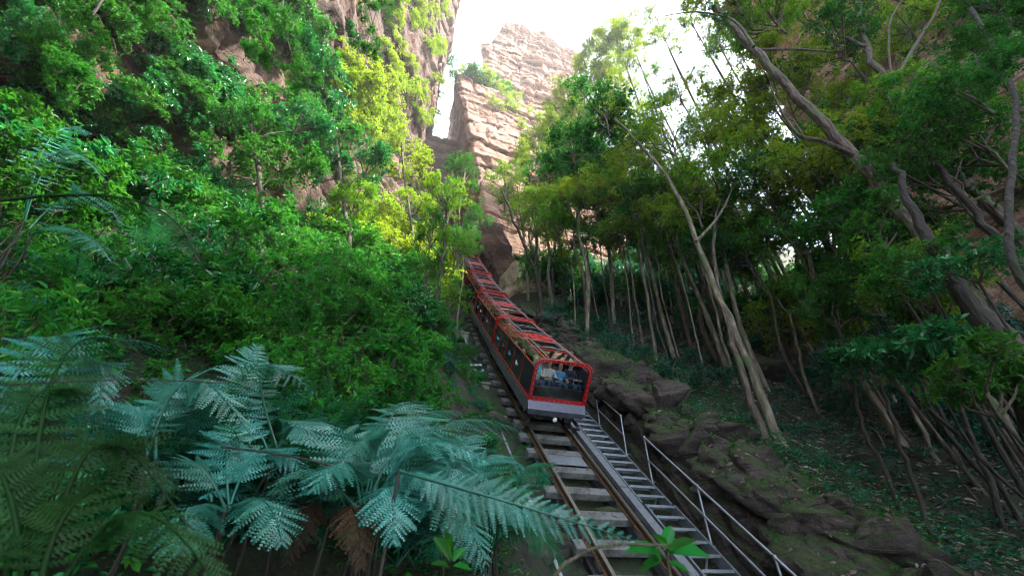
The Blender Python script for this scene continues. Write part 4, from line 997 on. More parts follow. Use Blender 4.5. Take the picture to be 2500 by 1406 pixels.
# out-of-view trees added behind and beside the viewpoint to shade the near bank
for i, (x, y, z, sc) in enumerate([(-8, 0.0, 9.0, 1.4), (7.5, -1.0, 9.5, 1.4), (-3, -6, 10, 1.8), (2, -7, 10, 1.8), (-9, -4, 10.5, 1.7), (8, -5, 10, 1.7)]):
    g = on_ground(Vector((x, y - 1.2, 0))); root = empty('tree', g, 'unseen leafy tree added behind the viewpoint to shade the near bank', 'tree', 'added shade trees behind the viewpoint'); p = Vector((x, y, z)) - g
    b = MB(); b.tube(catmull([Vector((0, 0, -.4)), p * .5 + Vector((.1, -.2, 0)), p], 5), [.14] * 5 + [.10] * 6, 7); b.build('trunk', M_BARK, root)
    cr = link('crown', CRN[i % 6][0], root, Matrix.Translation(p) @ Matrix.Rotation(i * 1.1, 4, 'Z') @ Matrix.Diagonal((sc, sc, sc * .7, 1))); link('branches', CRN[i % 6][1], cr)
# low shrubs and ferny ground plants on the right slope
lows = [(1360, 790), (1400, 830), (1450, 815), (1390, 770), (1440, 860), (1500, 870), (1340, 800), (1560, 880), (1480, 780), (1620, 850), (1700, 830), (1780, 870), (1850, 870), (1550, 800), (1690, 900), (1750, 960), (1640, 930), (2000, 960), (2120, 1020), (2250, 1040), (2350, 1080), (2450, 1120), (2060, 900), (2200, 960), (1980, 780), (2300, 880), (2400, 940), (2150, 840)]
for i, (u, v) in enumerate(lows):
    g = ground_hit(u, v)
    if g is None: continue
    plant('ground_shrub', 'low dark teal shrub on the shaded slope right of the track', g + Vector((0, 0, .05)), TEA[i % 3], .55 + .35 * rr.random(), rr.uniform(0, 6), group='low teal shrubs on the right slope')
# ------------------------------------------------------------------ thicket left of the track
def thicket(n, smin, smax, tmin, tmax, protos, scr, label, group, seed, zoff=.1, clear=None, keep=False):
    q = random.Random(seed); pts = []
    tries = 0
    while len(pts) < n and tries < n * 60:
        tries += 1
        s = q.uniform(smin, smax); t = q.uniform(tmin, tmax)
        if any((s - a) ** 2 + (t - b_) ** 2 < .55 for a, b_ in pts): continue
        if clear and clear(s, t): continue
        x, y = xy(s, t); pz = to_px(Vector((x, y, H(s, t) + 1.0)))
        if pz is None or pz[2] < 2.5: continue
        if not keep and pz[0] + scr[1] * 1250 / pz[2] > np.interp(pz[1], [300, 560, 650, 750, 850, 960, 1050, 1400], [1100, 1150, 1185, 1140, 1160, 1170, 1150, 900]): continue
        pts.append((s, t))
    for i, (s, t) in enumerate(pts):
        x, y = xy(s, t); sc = q.uniform(*scr)
        plant('leafy_shrub', label, Vector((x, y, H(s, t) + zoff)), protos[q.randrange(len(protos))], (sc, sc, sc * q.uniform(.9, 1.35)), q.uniform(0, 6.28), group=group, tilt=(q.uniform(-.25, .1), q.uniform(-.1, .25)))
inside = lambda s, t: (s < 12 and t < -8.2 + .42 * (s - 12) + 0.6) or (s >= 12 and t < -8.2 + .52 * (s - 12) + .6)
thicket(70, 5.5, 15.0, -9.0, 2.2, SHR, (.6, 1.0), 'glossy green leafy shrub in the dense thicket between track and cliff', 'green shrubs of the left thicket', 3, clear=inside)
thicket(46, 13.5, 27.0, -5.0, 2.9, SHR + LIM, (.8, 1.35), 'leafy shrub high in the thicket close to the upper carriages', 'shrubs beside the upper track', 4, clear=inside)
thicket(20, 15.5, 27, -3.0, 1.2, LIM, (1.0, 1.6), 'yellow-green shrub at the top of the thicket below the cliff', 'yellow-green shrubs below the cliff', 9, zoff=1.0, clear=inside)
thicket(14, 3.6, 6.0, -6.0, -.6, SHR, (.4, .6), 'low leafy shrub among the ferns below the viewpoint', 'shrubs among the near ferns', 6, zoff=-.1)
thicket(16, 9.5, 18.0, 1.4, 3.0, TEA + SHR, (.22, .4), 'small bush at the edge of the track bed, left of the train', 'small bushes edging the track', 8, zoff=-.1, keep=True)
for i, (u, v) in enumerate([(400, 830), (470, 850), (350, 790), (300, 860), (530, 870), (440, 790), (230, 830), (600, 900)]):
    g = ground_hit(u, v)
    if g: plant('leafy_shrub', 'low leafy shrub among the ferns below the viewpoint', g, SHR[i % 6], .45 + .08 * (i % 3), i * 1.3, group='shrubs among the near ferns')
for i, (u, v) in enumerate([(1120, 800), (1105, 860), (1130, 930), (1170, 1000), (1085, 900), (1150, 870), (1140, 1040)]):
    g = ground_hit(u, v)
    if g: plant('leafy_shrub', 'small bush at the edge of the track bed, left of the train', g, (SHR + TEA)[(i * 2) % 9], .26 + .05 * (i % 3), i * 1.7, group='small bushes edging the track')
# shrubs rooted on the overhanging wall, leaving the bare rock patches free
qc = random.Random(31); nput = 0
bare = lambda u, v: (380 < u < 700 and 60 + (u - 400) * .45 < v < 130 + (u - 400) * .52) or (770 < u < 930 and 10 < v < 60 + (u - 770) * 1.35) or (940 < u < 1010 and 240 < v < 345) or (180 < u < 300 and 120 < v < 260)
while nput < 135:
    u = qc.uniform(0, 960); v = qc.uniform(-20, 330)
    if any(bare(u + a_, v + b_) for a_ in (-30, 20) for b_ in (0, 45)): 
        nput += .25; continue
    h = cliff_hit(u, v)
    nput += 1
    if h is None: continue
    pz = to_px(h[0]); sc = qc.uniform(.6, 1.05) * (pz[2] / 16)
    plant('wall_shrub', 'dark leafy shrub hanging on the face of the overhanging wall', h[0] + Vector((.2, -.2, -.3)), SHR[qc.randrange(6)] if u < 800 else LIM[qc.randrange(3)], sc, qc.uniform(0, 6), group='shrubs hanging on the overhanging wall', tilt=(.4, .6))
# slender trees rising out of the thicket
tree('slender dark tree rising from the thicket just left of the carriages', [(1052, 965), (1058, 820), (1070, 700), (1085, 590), (1092, 470)], .075, .035, M_BARKD, Y=11.0, crowns=[C('g', (1085, 520, .3), .75), C('g', (1050, 600, .3), .7), C('g', (1110, 640, .5), .6), C('g', (1040, 700, .2), .6), C('g', (1095, 760, .2), .5), C('g', (1060, 830, .1), .45)])
tree('thin tree leaning in front of the cleft with lime leaves', [(1120, 760), (1130, 640), (1120, 520), (1135, 420)], .06, .03, M_BARK, Y=17.0, crowns=[C('g', (1130, 440, .2), 1.0), C('g', (1095, 520, .3), 1.0), C('g', (1155, 560, .2), .8), C('g', (1120, 630, 0), .9)])
tree('leafy tree under the cliff with a dense lime crown', [(1010, 620), (1000, 520), (985, 420), (980, 350)], .10, .05, M_BARK, Y=15.5, crowns=[C('l', (980, 380, .4), .75), C('m', (930, 430, 0), 1.0), C('m', (1030, 440, .4), 1.0), C('l', (1010, 520, .5), .6)])
tree('broad-crowned green tree in the middle of the thicket', [(860, 700), (850, 560), (830, 430), (820, 340)], .12, .06, M_BARK, Y=11.5, crowns=[C('t', (830, 360, .5), .7), C('s', (760, 420, .2), 1.0), C('s', (890, 430, .2), 1.1), C('t', (860, 520, .4), .6)])
tree('dense green tree against the foot of the overhang', [(640, 640), (640, 480), (620, 360), (610, 300)], .10, .05, M_BARK, Y=8.0, crowns=[C('s', (620, 340, .2), .9), C('s', (680, 420, 0), 1.0), C('s', (560, 430, 0), .9), C('s', (720, 320, .5), .9)])
# plants hanging on the cliffs
q = random.Random(12)
hang = [(1000, 60, 21), (1040, 120, 23), (1000, 160, 20.5), (1060, 200, 25), (1020, 240, 22), (1050, 40, 24), (985, 220, 19.5), (1070, 120, 26), (960, 60, 18), (1030, 300, 23), (1060, 280, 25.5), (1010, 20, 22), (975, 140, 18.5), (1075, 30, 26), (1080, 220, 27)]
qh = random.Random(77)
hang += [(qh.uniform(930, 1085), qh.uniform(-10, 340), 0) for _ in range(34)]
for i, (u, v, Y) in enumerate(hang):
    if 945 < u < 1005 and 245 < v < 340: continue
    h = cliff_hit(u, v)
    if h is None: continue
    plant('cliff_shrub', 'yellow-green shrub clinging to the sunlit end of the overhanging cliff', h[0], LIM[i % 3], q.uniform(.8, 1.25), q.uniform(0, 6), group='lime shrubs on the cliff end', tilt=(.3, .5))
for i, (s_, t_, z_) in enumerate([(38.4, 2.6, 72), (39.2, 4.2, 72), (40.5, 5.8, 72.3), (39.0, 6.0, 72), (41.2, 7.5, 73), (40.2, 8.6, 73), (38.6, 7.4, 72)]):
    plant('cliff_shrub', 'grey-green bush on the ledge at the left shoulder of the tower', W(s_, t_, z_), LIM[i % 3] if i % 2 else SHR[i % 3], q.uniform(2.6, 3.6), q.uniform(0, 6), group='bushes on the tower shoulder')
for i, (u, v, Y) in enumerate([(1225, 235, 34), (1260, 245, 34), (1240, 270, 33), (1290, 290, 32.5), (1270, 320, 31.5), (1210, 270, 33), (1320, 300, 33)]):
    h = cliff_hit(u, v)
    if h is None: continue
    plant('cliff_shrub', 'pale grassy bush growing on the face of the slab', h[0], LIM[i % 3], (q.uniform(1.1, 1.6),) * 3, q.uniform(0, 6), group='bushes on the slab face')
# overhanging boughs of trees standing beside and above the viewpoint
def bough(label, px, Y, r0, tips, kind='s', sc=.5, group=None):
    pts = [at_y(u, v, Y + .25 * i) for i, (u, v) in enumerate(px)]
    root = empty('overhanging_branch', pts[0], label, 'branch', group)
    up_ = [Vector((-.6, -1.2, 4.5)), Vector((-.25, -.5, 2.0))]; n_ = 5 * (len(px) + 1)
    b = MB(); b.tube(catmull(up_ + [p - pts[0] for p in pts], 5), [r0 * (1.6 - 1.4 * i / n_) for i in range(n_ + 1)], 6); b.build('stem', M_BARKD, root)
    for i, (u, v, dy) in enumerate(tips):
        P = at_y(u, v, Y + dy) - pts[0]; pr_ = {'s': SHR, 't': CRN, 'm': LIM}[kind][i % 3]
        j = min(range(len(pts)), key=lambda k_: (pts[k_] - pts[0] - P).length)
        b = MB(); b.tube([pts[j] - pts[0], (pts[j] - pts[0]).lerp(P, .5) + Vector((0, 0, .05)), P], [.012, .009, .005], 5); b.build('twig', M_BARKD, root)
        f = link('foliage', pr_[0], root, Matrix.Translation(P) @ Matrix.Rotation(R(150 + 40 * math.sin(i)), 4, 'X') @ Matrix.Rotation(i * 1.1, 4, 'Z') @ Matrix.Diagonal((sc, sc, sc, 1))); link('branches', pr_[1], f)
bough('leafy bough hanging from the top edge in front of the pink rock', [(700, -120), (690, 0), (700, 90), (730, 180)], 4.2, .03, [(640, 30, .3), (720, 60, .5), (780, 110, .6), (660, 110, .2), (740, 190, .8), (580, -20, 0)], sc=.42)
bough('leafy bough hanging in front of the cliff end at top centre', [(950, -140), (930, -20), (910, 60), (890, 120)], 5.2, .03, [(900, 20, .2), (950, 0, .4), (870, 80, .5), (920, 110, .6)], sc=.36)
bough('dense leafy bough drooping at the top left corner', [(330, -160), (260, -20), (200, 80), (160, 160)], 3.4, .04, [(330, 0, 0), (240, 40, .2), (120, 20, .1), (280, 110, .5), (160, 130, .4), (60, 110, .2), (200, 200, .6), (420, 40, .3)], sc=.42)
bough('dark leafy spray hanging in the top right corner', [(2560, -60), (2470, 0), (2420, 60), (2380, 130)], 2.6, .03, [(2430, 30, .1), (2360, 90, .3), (2480, 120, .2), (2400, 180, .4)], sc=.26)
bough('backlit leafy sprig at the top edge right of the tower', [(1700, -90), (1720, -10), (1735, 40)], 5.5, .025, [(1720, 20, .1), (1760, 50, .2)], sc=.25)

# ------------------------------------------------------------------ ferns
def frond_mesh(P0, P1, P2, width, seed, mat, npin=26, npl=11, n_hint=Vector((0, 0, 1)), droop=.25, detail=True):
    """bipinnate frond along a quadratic curve P0-P1-P2"""
    rng = np.random.default_rng(seed); P0, P1, P2 = [np.array(p, dtype=float) for p in (P0, P1, P2)]
    Q = []; T = []
    def cv(t): return P0 * (1 - t) ** 2 + 2 * P1 * t * (1 - t) + P2 * t * t
    def tg(t): return unit(2 * (P1 - P0) * (1 - t) + 2 * (P2 - P1) * t)
    V = []; F = []; tint = []
    def quad(a, b_, c_, d, t): 
        i = len(V); V.extend([a, b_, c_, d]); F.append((i, i + 1, i + 2, i + 3)); tint.append(t)
    nh = np.array(n_hint, dtype=float)
    for i in range(npin):
        t = .14 + .86 * (i + .3) / npin
        c_ = cv(t); d = tg(t); S = unit(np.cross(d, nh)); Nn = np.cross(S, d)
        q = (t - .14) / .86
        pl = width * .5 * (min(1.0, .45 + q * 2.2)) * (1 - q ** 2.2) ** .9 + .02
        for sg in (-1, 1):
            ang = R(66 - 30 * q) + rng.normal(0, .06)
            a = unit(S * sg * math.sin(ang) + d * math.cos(ang) - Nn * droop * rng.uniform(.0, 1.9))
            L = pl * rng.uniform(.9, 1.08); up = unit(Nn + rng.normal(0, .12, 3)); s2 = unit(np.cross(a, up))
            n2 = max(4, int(npl * (.35 + .65 * L / (width * .5)))); base_t = rng.uniform(.25, .75)
            wd = L * .24
            end = c_ + a * L - up * L * droop * .4
            quad(c_ - s2 * .003, c_ + s2 * .003, end + s2 * .001, end - s2 * .001, .1)
            for j in range(n2):
                f = (j + .5) / n2; p = c_ + a * L * f - up * L * droop * .4 * f * f
                l2 = wd * .5 * (1 - f ** 1.6) * (.75 + .25 * min(1, f * 6)) + .006; hw = L / n2 * .36
                for sh in (-1, 1):
                    b2 = unit(s2 * sh + a * .45 - up * .12)
                    tip = p + b2 * l2
                    quad(p - a * hw, p + a * hw * .9, tip + a * hw * .5, tip - a * hw * .15, min(1, max(0, base_t + rng.normal(0, .13) - .1 * f)))
    # rachis
    b = MB(); pts = [tuple(cv(t)) for t in np.linspace(0, .98, 14)]; b.tube(pts, [.011 * (1 - .8 * k / 13) for k in range(14)], 5, cap=False)
    i0 = len(V); V.extend([np.array(v) for v in b.v])
    for f in b.f: F.append(tuple(i + i0 for i in f)); tint.append(.12)
    return npmesh('frond', np.array(V), np.array(F), mat, tint)
def hero_fern(label, basepx, baseY, fronds, mat, seed, group=None, width=.62):
    base = at_y(basepx[0], basepx[1], baseY); root = empty('fern', base, label, 'fern', group)
    g_ = on_ground(base) - base; qs = random.Random(seed)
    for i, fr in enumerate(fronds):
        (u0, v0, y0), (u1, v1, y1), (u2, v2, y2) = fr[:3]; wd = fr[3] if len(fr) > 3 else width
        A, B, Cc = at_y(u0, v0, y0), at_y(u1, v1, y1), at_y(u2, v2, y2)
        B = B * 2 - (A + Cc) * .5          # the curve passes through the middle point
        a_ = A - base; ft = g_ + Vector((qs.gauss(0, .12), qs.gauss(0, .12), -.1))
        if a_.z > ft.z + .1:
            b = MB(); b.tube(catmull([ft, ft.lerp(a_, .55) + Vector((qs.gauss(0, .03), qs.gauss(0, .03), 0)), a_], 4), [.009, .009, .009, .010, .010, .010, .010, .010, .011], 5); b.build('stipe', M_BARKD, root)
        nh = Vector(fr[4]) if len(fr) > 4 else Vector((0, -.35, 1))
        link('frond', frond_mesh(A - base, B - base, Cc - base, wd, seed * 50 + i, mat, n_hint=nh, npin=25, npl=14), root)
    return root
hero_fern('big pale blue-green fern arching toward the front of the train', (900, 1230), 3.2, [
    ((930, 1230, 3.1), (1090, 1035, 3.3), (1296, 1062, 3.5), .75), ((900, 1220, 3.1), (960, 1010, 3.5), (1040, 985, 4.0), .8), ((880, 1230, 3.1), (830, 1060, 3.2), (745, 1035, 3.2), .8),
    ((920, 1240, 3.0), (1080, 1120, 3.0), (1200, 1180, 3.0), .7), ((900, 1250, 3.0), (1010, 1150, 2.8), (1130, 1250, 2.6), .6), ((880, 1250, 3.0), (760, 1150, 2.9), (680, 1200, 2.8), .65), ((900, 1230, 3.1), (1010, 1060, 3.2), (1150, 1105, 3.3), .75), ((890, 1230, 3.1), (900, 1080, 3.0), (830, 1130, 2.7), .6),
    ((920, 1230, 3.1), (1030, 1085, 3.0), (1190, 1130, 2.9), .7), ((910, 1230, 3.1), (1000, 1030, 3.5), (1130, 1010, 3.8), .75), ((890, 1230, 3.1), (850, 1130, 2.8), (760, 1200, 2.5), .6), ((900, 1240, 3.0), (950, 1190, 2.7), (960, 1330, 2.4), .55), ((930, 1240, 3.0), (1060, 1190, 2.8), (1160, 1310, 2.6), .6)], M_FERN, 1)
hero_fern('teal fern filling the gap between the big pale fern and the track', (1090, 1300), 3.9, [
    ((1090, 1300, 3.9), (1180, 1120, 4.1), (1290, 1150, 4.2), .7), ((1090, 1300, 3.9), (1110, 1110, 4.2), (1170, 1060, 4.5), .7), ((1090, 1300, 3.9), (1190, 1210, 3.8), (1300, 1290, 3.7), .65), ((1080, 1300, 3.9), (1000, 1170, 3.8), (930, 1230, 3.6), .65), ((1090, 1310, 3.8), (1120, 1260, 3.5), (1190, 1380, 3.2), .6)], M_FERN, 14)
hero_fern('teal fern under the upright pale fern', (560, 1240), 2.9, [
    ((560, 1240, 2.9), (640, 1100, 3.0), (740, 1150, 3.0), .65), ((560, 1240, 2.9), (560, 1080, 3.1), (610, 1030, 3.3), .6), ((550, 1240, 2.9), (470, 1130, 2.8), (390, 1190, 2.7), .6), ((560, 1250, 2.8), (640, 1220, 2.6), (690, 1330, 2.4), .55), ((550, 1250, 2.8), (480, 1240, 2.6), (440, 1350, 2.4), .55)], M_FERN, 15)
hero_fern('brown dying fern fronds drooping below the pale ferns', (800, 1290), 2.9, [((800, 1290, 2.9), (760, 1230, 2.8), (700, 1380, 2.6), .4), ((800, 1290, 2.9), (860, 1240, 2.7), (880, 1390, 2.5), .4)], M_FERND, 16)
hero_fern('upright pale fern with frond tips bending toward the big fern', (660, 1150), 3.4, [
    ((690, 1130, 3.4), (640, 900, 3.6), (775, 965, 3.5), .75, (.3, -.5, .8)), ((670, 1130, 3.4), (600, 930, 3.6), (640, 840, 3.9), .7, (.5, -.6, .6)), ((660, 1140, 3.3), (720, 1030, 3.2), (760, 1090, 3.0), .5)], M_FERN, 2)
hero_fern('spreading pale fern left of the upright one', (400, 1130), 2.9, [
    ((360, 1110, 2.9), (470, 925, 3.0), (625, 1085, 2.9), .7, (.3, -.5, .8)), ((380, 1120, 2.9), (420, 960, 3.1), (540, 950, 3.3), .6), ((360, 1110, 2.9), (330, 1000, 2.8), (250, 1010, 2.7), .55)], M_FERN, 3)
hero_fern('bluish fern at the left edge under the cliff, higher up the bank', (90, 560), 3.6, [
    ((60, 540, 3.6), (150, 370, 3.8), (268, 455, 3.7), .8), ((60, 540, 3.6), (60, 350, 3.9), (20, 280, 4.0), .7), ((70, 560, 3.5), (200, 470, 3.6), (300, 560, 3.4), .75), ((80, 570, 3.5), (180, 560, 3.4), (270, 640, 3.2), .6), ((60, 540, 3.6), (130, 330, 3.9), (230, 330, 4.1), .6)], M_FERN, 4)
hero_fern('shaded green fern beside the ballast at the bottom of the track', (1220, 1330), 4.4, [
    ((1200, 1330, 4.4), (1290, 1140, 4.6), (1335, 1190, 4.6), .7), ((1210, 1330, 4.4), (1260, 1220, 4.3), (1340, 1330, 4.1), .6), ((1200, 1340, 4.4), (1290, 1290, 4.2), (1390, 1390, 4.0), .6), ((1190, 1330, 4.4), (1130, 1200, 4.4), (1080, 1260, 4.3), .7), ((1200, 1330, 4.4), (1200, 1150, 4.7), (1240, 1120, 4.9), .7), ((1190, 1340, 4.3), (1110, 1290, 4.1), (1050, 1370, 3.8), .6)], M_FERN2, 5)
hero_fern('narrow fern frond seen edge-on sweeping across the lower track', (960, 1200), 2.5, [((975, 1150, 2.6), (1240, 1225, 2.5), (1570, 1325, 2.6), .34, (.2, -.9, .25))], M_FERN, 6)
# near, out-of-focus fern fronds at the lower left
hero_fern('large dark olive fern spread across the lower left corner, out of focus', (120, 1480), 1.6, [
    ((100, 1480, 1.6), (250, 1080, 1.7), (480, 1330, 1.8), .5), ((60, 1480, 1.6), (150, 880, 1.8), (330, 850, 1.9), .5), ((120, 1480, 1.6), (330, 1250, 1.6), (560, 1480, 1.5), .46), ((20, 1450, 1.6), (60, 1000, 1.7), (230, 960, 1.8), .46), ((60, 1480, 1.6), (20, 1200, 1.5), (-60, 1100, 1.5), .5), ((90, 1480, 1.5), (180, 1230, 1.6), (330, 1180, 1.8), .45)], M_FERN3, 7)
hero_fern('blurred green frond poking in from the left above the ferns', (-80, 500), 1.4, [((-80, 500, 1.4), (330, 490, 1.6), (480, 640, 1.6), .36)], M_FERN3, 8)
hero_fern('pale out-of-focus fern at the left edge halfway down', (-60, 1080), 1.8, [((-60, 1060, 1.8), (120, 830, 2.0), (190, 870, 2.0), .5), ((-40, 1100, 1.8), (210, 880, 2.0), (240, 1010, 1.9), .45), ((-60, 1100, 1.8), (60, 960, 1.9), (170, 1010, 1.8), .45)], M_FERN, 9)
# ordinary ferns: shared fronds round a short crown
FM = [frond_mesh((0, 0, 0), (0, .35, .55), (0, 1.0, .15 + .2 * (k % 3)), .42, 900 + k, [M_FERN2, M_FERN, M_FERN2, M_FERN][k], npin=20, npl=8) for k in range(4)]
def fern(P, n, sc, label, group, seed):
    q = random.Random(seed); root = empty('fern', P, label, 'fern', group)
    for i in range(n):
        link('frond', FM[q.randrange(4)], root, Matrix.Rotation(6.283 * i / n + q.uniform(-.3, .3), 4, 'Z') @ Matrix.Rotation(q.uniform(-.25, .35), 4, 'X') @ Matrix.Diagonal((sc, sc * q.uniform(.8, 1.2), sc, 1)))
k = 0
qq = random.Random(21)
bank = [(780, 1330), (650, 1290), (560, 1230), (480, 1330), (900, 1390), (1010, 1400), (720, 1220), (1130, 1370), (420, 1200), (300, 1250), (180, 1150), (230, 700), (140, 760), (330, 640), (60, 900)] + [(qq.uniform(420, 1180), qq.uniform(1120, 1400)) for _ in range(40)]
for (u, v) in bank:
    g = ground_hit(u, v)
    if g and g.length > 1.2: fern(g + Vector((0, 0, .05)), 9, min(.95, .12 + .2 * g.length), 'mid-sized fern on the shaded bank below the big pale ferns', 'ferns on the near bank', k); k += 1
edgep = [(1280, 1200), (1265, 1290), (1000, 900), (1100, 930), (1040, 960), (1130, 880)]
for i in range(34):
    s_, t_ = qq.uniform(7.0, 17), qq.uniform(1.2, 3.15); x, y = xy(s_, t_); edgep.append(Vector((x, y, H(s_, t_))))
for e_ in edgep:
    g = ground_hit(*e_) if isinstance(e_, tuple) else e_
    if g: fern(g, 7, qq.uniform(.3, .6), 'small fern at the left edge of the track bed', 'ferns edging the track', k); k += 1
for (u, v) in [(1620, 1010), (1700, 1010), (1760, 1060), (1830, 1030), (1950, 1060), (2010, 1130), (2080, 1170), (2160, 1150), (2240, 1210), (2330, 1200), (2110, 1230), (2000, 1050), (2380, 1290), (1900, 1010), (2260, 1120), (1560, 950), (2430, 1210), (2060, 1090)]:
    g = ground_hit(u, v)
    if g: fern(g, 7, .42 + .15 * rr.random(), 'small fern in the leaf litter of the right slope', 'ferns on the right slope', k); k += 1
for i in range(26):
    m_ = qq.uniform(5.5, 20); s, z = track(m_); t = qq.uniform(7.3, 8.8); x, y = xy(s, t)
    fern(Vector((x, y, max(z + 1.55, H(s, t)))), 7, qq.uniform(.25, .45), 'small fern rooted on top of the rock cutting', 'ferns on the rock cutting', 500 + i)
# leafy sapling right in front of the lower track
def sapling(label, u, v, Y, specs, mat):
    base = at_y(u, v, Y); root = empty('sapling', base, label, 'plant'); rng = np.random.default_rng(5)
    top = at_y(1635, 1330, Y) - base
    b = MB(); b.tube(catmull([Vector((0, 0, -.5)), top * .5 + Vector((.01, 0, 0)), top], 4), [.008] * 5 + [.006] * 4, 6); b.build('stem', M_TWIG, root)
    for i, (u0, v0, u1, v1) in enumerate(specs):
        p = np.array(at_y(u0, v0, Y) - base); t = np.array(at_y(u1, v1, Y + rng.uniform(-.12, .12)) - base); L = np.linalg.norm(t - p)
        vv, ff = leaf_arrays(rng, p[None], (t - p)[None], np.array([[.2, -.7, .7]]), np.array([L]), .36)
        link('leaf', npmesh('leaf', vv, ff, mat, [.5, .55]), root)
sapling('broad-leaved dark green sapling in front of the stairs at the bottom', 1620, 1440, 2.3, [(1620, 1345, 1640, 1275), (1625, 1350, 1740, 1345), (1620, 1360, 1560, 1390), (1630, 1345, 1700, 1310), (1615, 1350, 1530, 1335), (1625, 1370, 1690, 1395), (1612, 1375, 1590, 1320), (1640, 1345, 1600, 1300)], M_SHRUB)
sapling('small dark leafy sprig among the ferns near the bottom edge', 1100, 1420, 2.0, [(1100, 1370, 1060, 1300), (1105, 1370, 1140, 1330), (1100, 1385, 1050, 1370), (1105, 1380, 1150, 1385), (1100, 1370, 1095, 1290)], M_SHRUB)

# ------------------------------------------------------------------ leaf litter, fallen twigs
rng = np.random.default_rng(77); P = []; A = []; U = []; L = []
for _ in range(15000):
    s = rng.uniform(2, 17); t = rng.uniform(8.2, 20); x, y = xy(s, t); P.append((x, y, H(s, t) + .03)); 
    a = rng.normal(0, 1, 3); a[2] = .5 * a[1]; A.append(a); U.append((rng.normal(0, .3), -.6 + rng.normal(0, .3), 1)); L.append(rng.uniform(.09, .2))
v, f = leaf_arrays(rng, np.array(P), np.array(A), np.array(U), np.array(L), .4)
o = link('leaf_litter', npmesh('leaf_litter', v, f, M_LITTER, np.repeat(rng.uniform(0, 1, len(P)), 2))); tag(o, 'fallen grey-brown leaves strewn over the right slope', 'leaves', kind='stuff')
def undergrowth(label, n, srange, trange, mat, seed, k=6, Ls=(.05, .12), hgt=.18):
    rng = np.random.default_rng(seed); P = []; A = []; U = []; L = []
    for _ in range(n):
        s = rng.uniform(*srange); t = rng.uniform(*trange)
        if noise.noise(Vector((s * .8, t * .8, seed))) < -.12: continue
        x, y = xy(s, t); z = H(s, t); c = np.array((x, y, z)) + np.array((0, 0, rng.uniform(0, hgt)))
        for j in range(k):
            a = rng.normal(0, 1, 3); a[2] = abs(a[2]) * .4; P.append(c + rng.normal(0, .07, 3)); A.append(a); U.append((rng.normal(0, .4), -.3 + rng.normal(0, .4), 1)); L.append(rng.uniform(*Ls))
    v, f = leaf_arrays(rng, np.array(P), np.array(A), np.array(U), np.array(L), .42)
    o = link('undergrowth', npmesh('undergrowth', v, f, mat, np.repeat(rng.uniform(0, 1, len(P)), 2))); tag(o, label, 'undergrowth', kind='stuff')
undergrowth('low leafy ground cover over the left bank', 9000, (2, 24), (-9, 3.0), M_SHRUB, 41)
undergrowth('small sprigs and seedlings on the near bank under the ferns', 6000, (.2, 7), (-6, 3.2), M_SHRUB3, 44, Ls=(.04, .09), hgt=.12)
undergrowth('low teal ground cover over the right slope', 11000, (3, 26), (8.4, 24), M_TEAL, 42, Ls=(.06, .14))
undergrowth('mossy sprigs over the top of the rock cutting', 5000, (4, 20), (7.2, 9.8), M_SHRUB3, 43, Ls=(.03, .08), hgt=.5)
_bv2 = []
for o in COL.objects:
    if o.name.startswith(('rock_cutting', 'boulder')):
        Mo = Matrix.LocRotScale(o.location, o.rotation_euler, o.scale)
        _bv2.append(BVHTree.FromPolygons([Mo @ v.co for v in o.data.vertices], [tuple(p.vertices) for p in o.data.polygons]))
def drop(x, y, z0):
    best = None
    for t_ in _bv2:
        h = t_.ray_cast(Vector((x, y, z0)), Vector((0, 0, -1)), 9)
        if h[0] is not None and (best is None or h[0].z > best[0].z): best = h
    return best
rng = np.random.default_rng(88); PL, AL, UL, LL = [], [], [], []; PS, AS, US, LS = [], [], [], []
for i in range(2600):
    s = rng.uniform(2.5, 17); t = rng.uniform(6.75, 10.2); x, y = xy(s, t); h = drop(x, y, zt(s) + 5)
    if h is None or h[1].z < .35: continue
    p = np.array(h[0]); nn = np.array(h[1])
    if i % 2:
        for _ in range(2): PL.append(p + nn * .015 + rng.normal(0, .06, 3) * np.array([1, 1, .2])); a = rng.normal(0, 1, 3); a -= nn * (a @ nn); AL.append(a); UL.append(nn + rng.normal(0, .3, 3)); LL.append(rng.uniform(.06, .14))
    else:
        for _ in range(7): PS.append(p + rng.normal(0, .05, 3) + nn * .02); a = rng.normal(0, 1, 3); a[2] = abs(a[2]); AS.append(a); US.append(nn + rng.normal(0, .5, 3)); LS.append(rng.uniform(.03, .085))
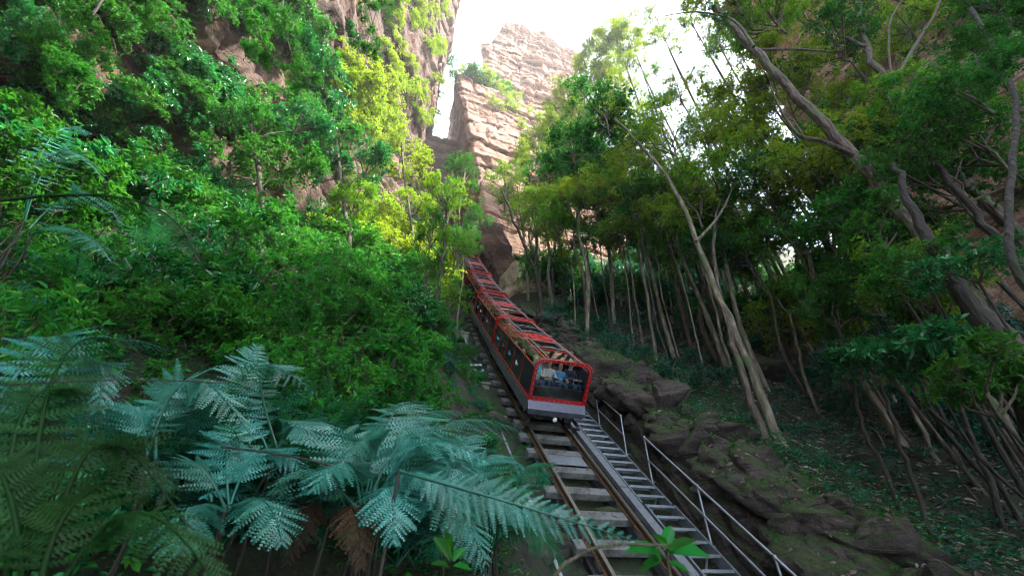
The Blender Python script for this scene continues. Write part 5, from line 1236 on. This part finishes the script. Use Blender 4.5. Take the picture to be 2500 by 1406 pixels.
for m_ in np.arange(4, 14, .8):
    for _ in range(5):
        O, D, N = frame(float(m_) ); p = O + LAT * rng.uniform(-.8, .8) + D * rng.uniform(-.1, .1) - N * .147
        PL.append(np.array(p)); a = np.array(LAT) * rng.normal() + np.array(D) * rng.normal(); AL.append(a); UL.append(np.array(N) + rng.normal(0, .15, 3)); LL.append(rng.uniform(.05, .1))
v, f = leaf_arrays(rng, np.array(PL), np.array(AL), np.array(UL), np.array(LL), .42)
o = link('leaf_litter', npmesh('leaf_litter', v, f, M_LITTER, np.repeat(rng.uniform(0, 1, len(PL)), 2))); tag(o, 'dead leaves caught on the rock cutting and sleepers', 'leaves', kind='stuff')
v, f = leaf_arrays(rng, np.array(PS), np.array(AS), np.array(US), np.array(LS), .45)
o = link('moss', npmesh('moss', v, f, M_SHRUB, np.repeat(rng.uniform(0, .8, len(PS)), 2))); tag(o, 'tufts of moss and tiny plants growing on the rock cutting', 'moss', kind='stuff')
for (a, b_, y0, y1, r) in (((0, 940), (560, 935), 1.6, 1.9, .003), ((540, 1090), (860, 1150), 2.4, 2.8, .006), ((490, 900), (560, 790), 5.0, 5.2, .05)):
    p0, p1 = at_y(*a, y0), at_y(*b_, y1); b = MB(); b.tube(catmull([Vector((0, 0, 0)), (p1 - p0) * .5 + Vector((0, 0, .02)), p1 - p0], 4), r, 6); o = b.build('fallen_branch', M_BARKD); o.location = p0
    tag(o, {.003: 'thin bare twig crossing the ferns at the left edge', .006: 'broken dead stem lying among the ferns', .05: 'grey leaning dead trunk in the thicket behind the ferns'}[r], 'branch')

# ------------------------------------------------------------------ humid air in the gorge
def haze(density):
    b = MB(); b.box((0, 15, 40), (190, 170, 220)); mt, n, o = newmat('haze_air')
    v = N_(n, 'ShaderNodeVolumePrincipled'); v.inputs['Color'].default_value = (.92, .95, 1, 1); v.inputs['Density'].default_value = density; v.inputs['Anisotropy'].default_value = .35
    n.links.new(v.outputs[0], o.inputs['Volume']); ob = b.build('haze', mt); tag(ob, 'thin bright haze filling the gorge', 'haze', kind='stuff')
haze(.0008)
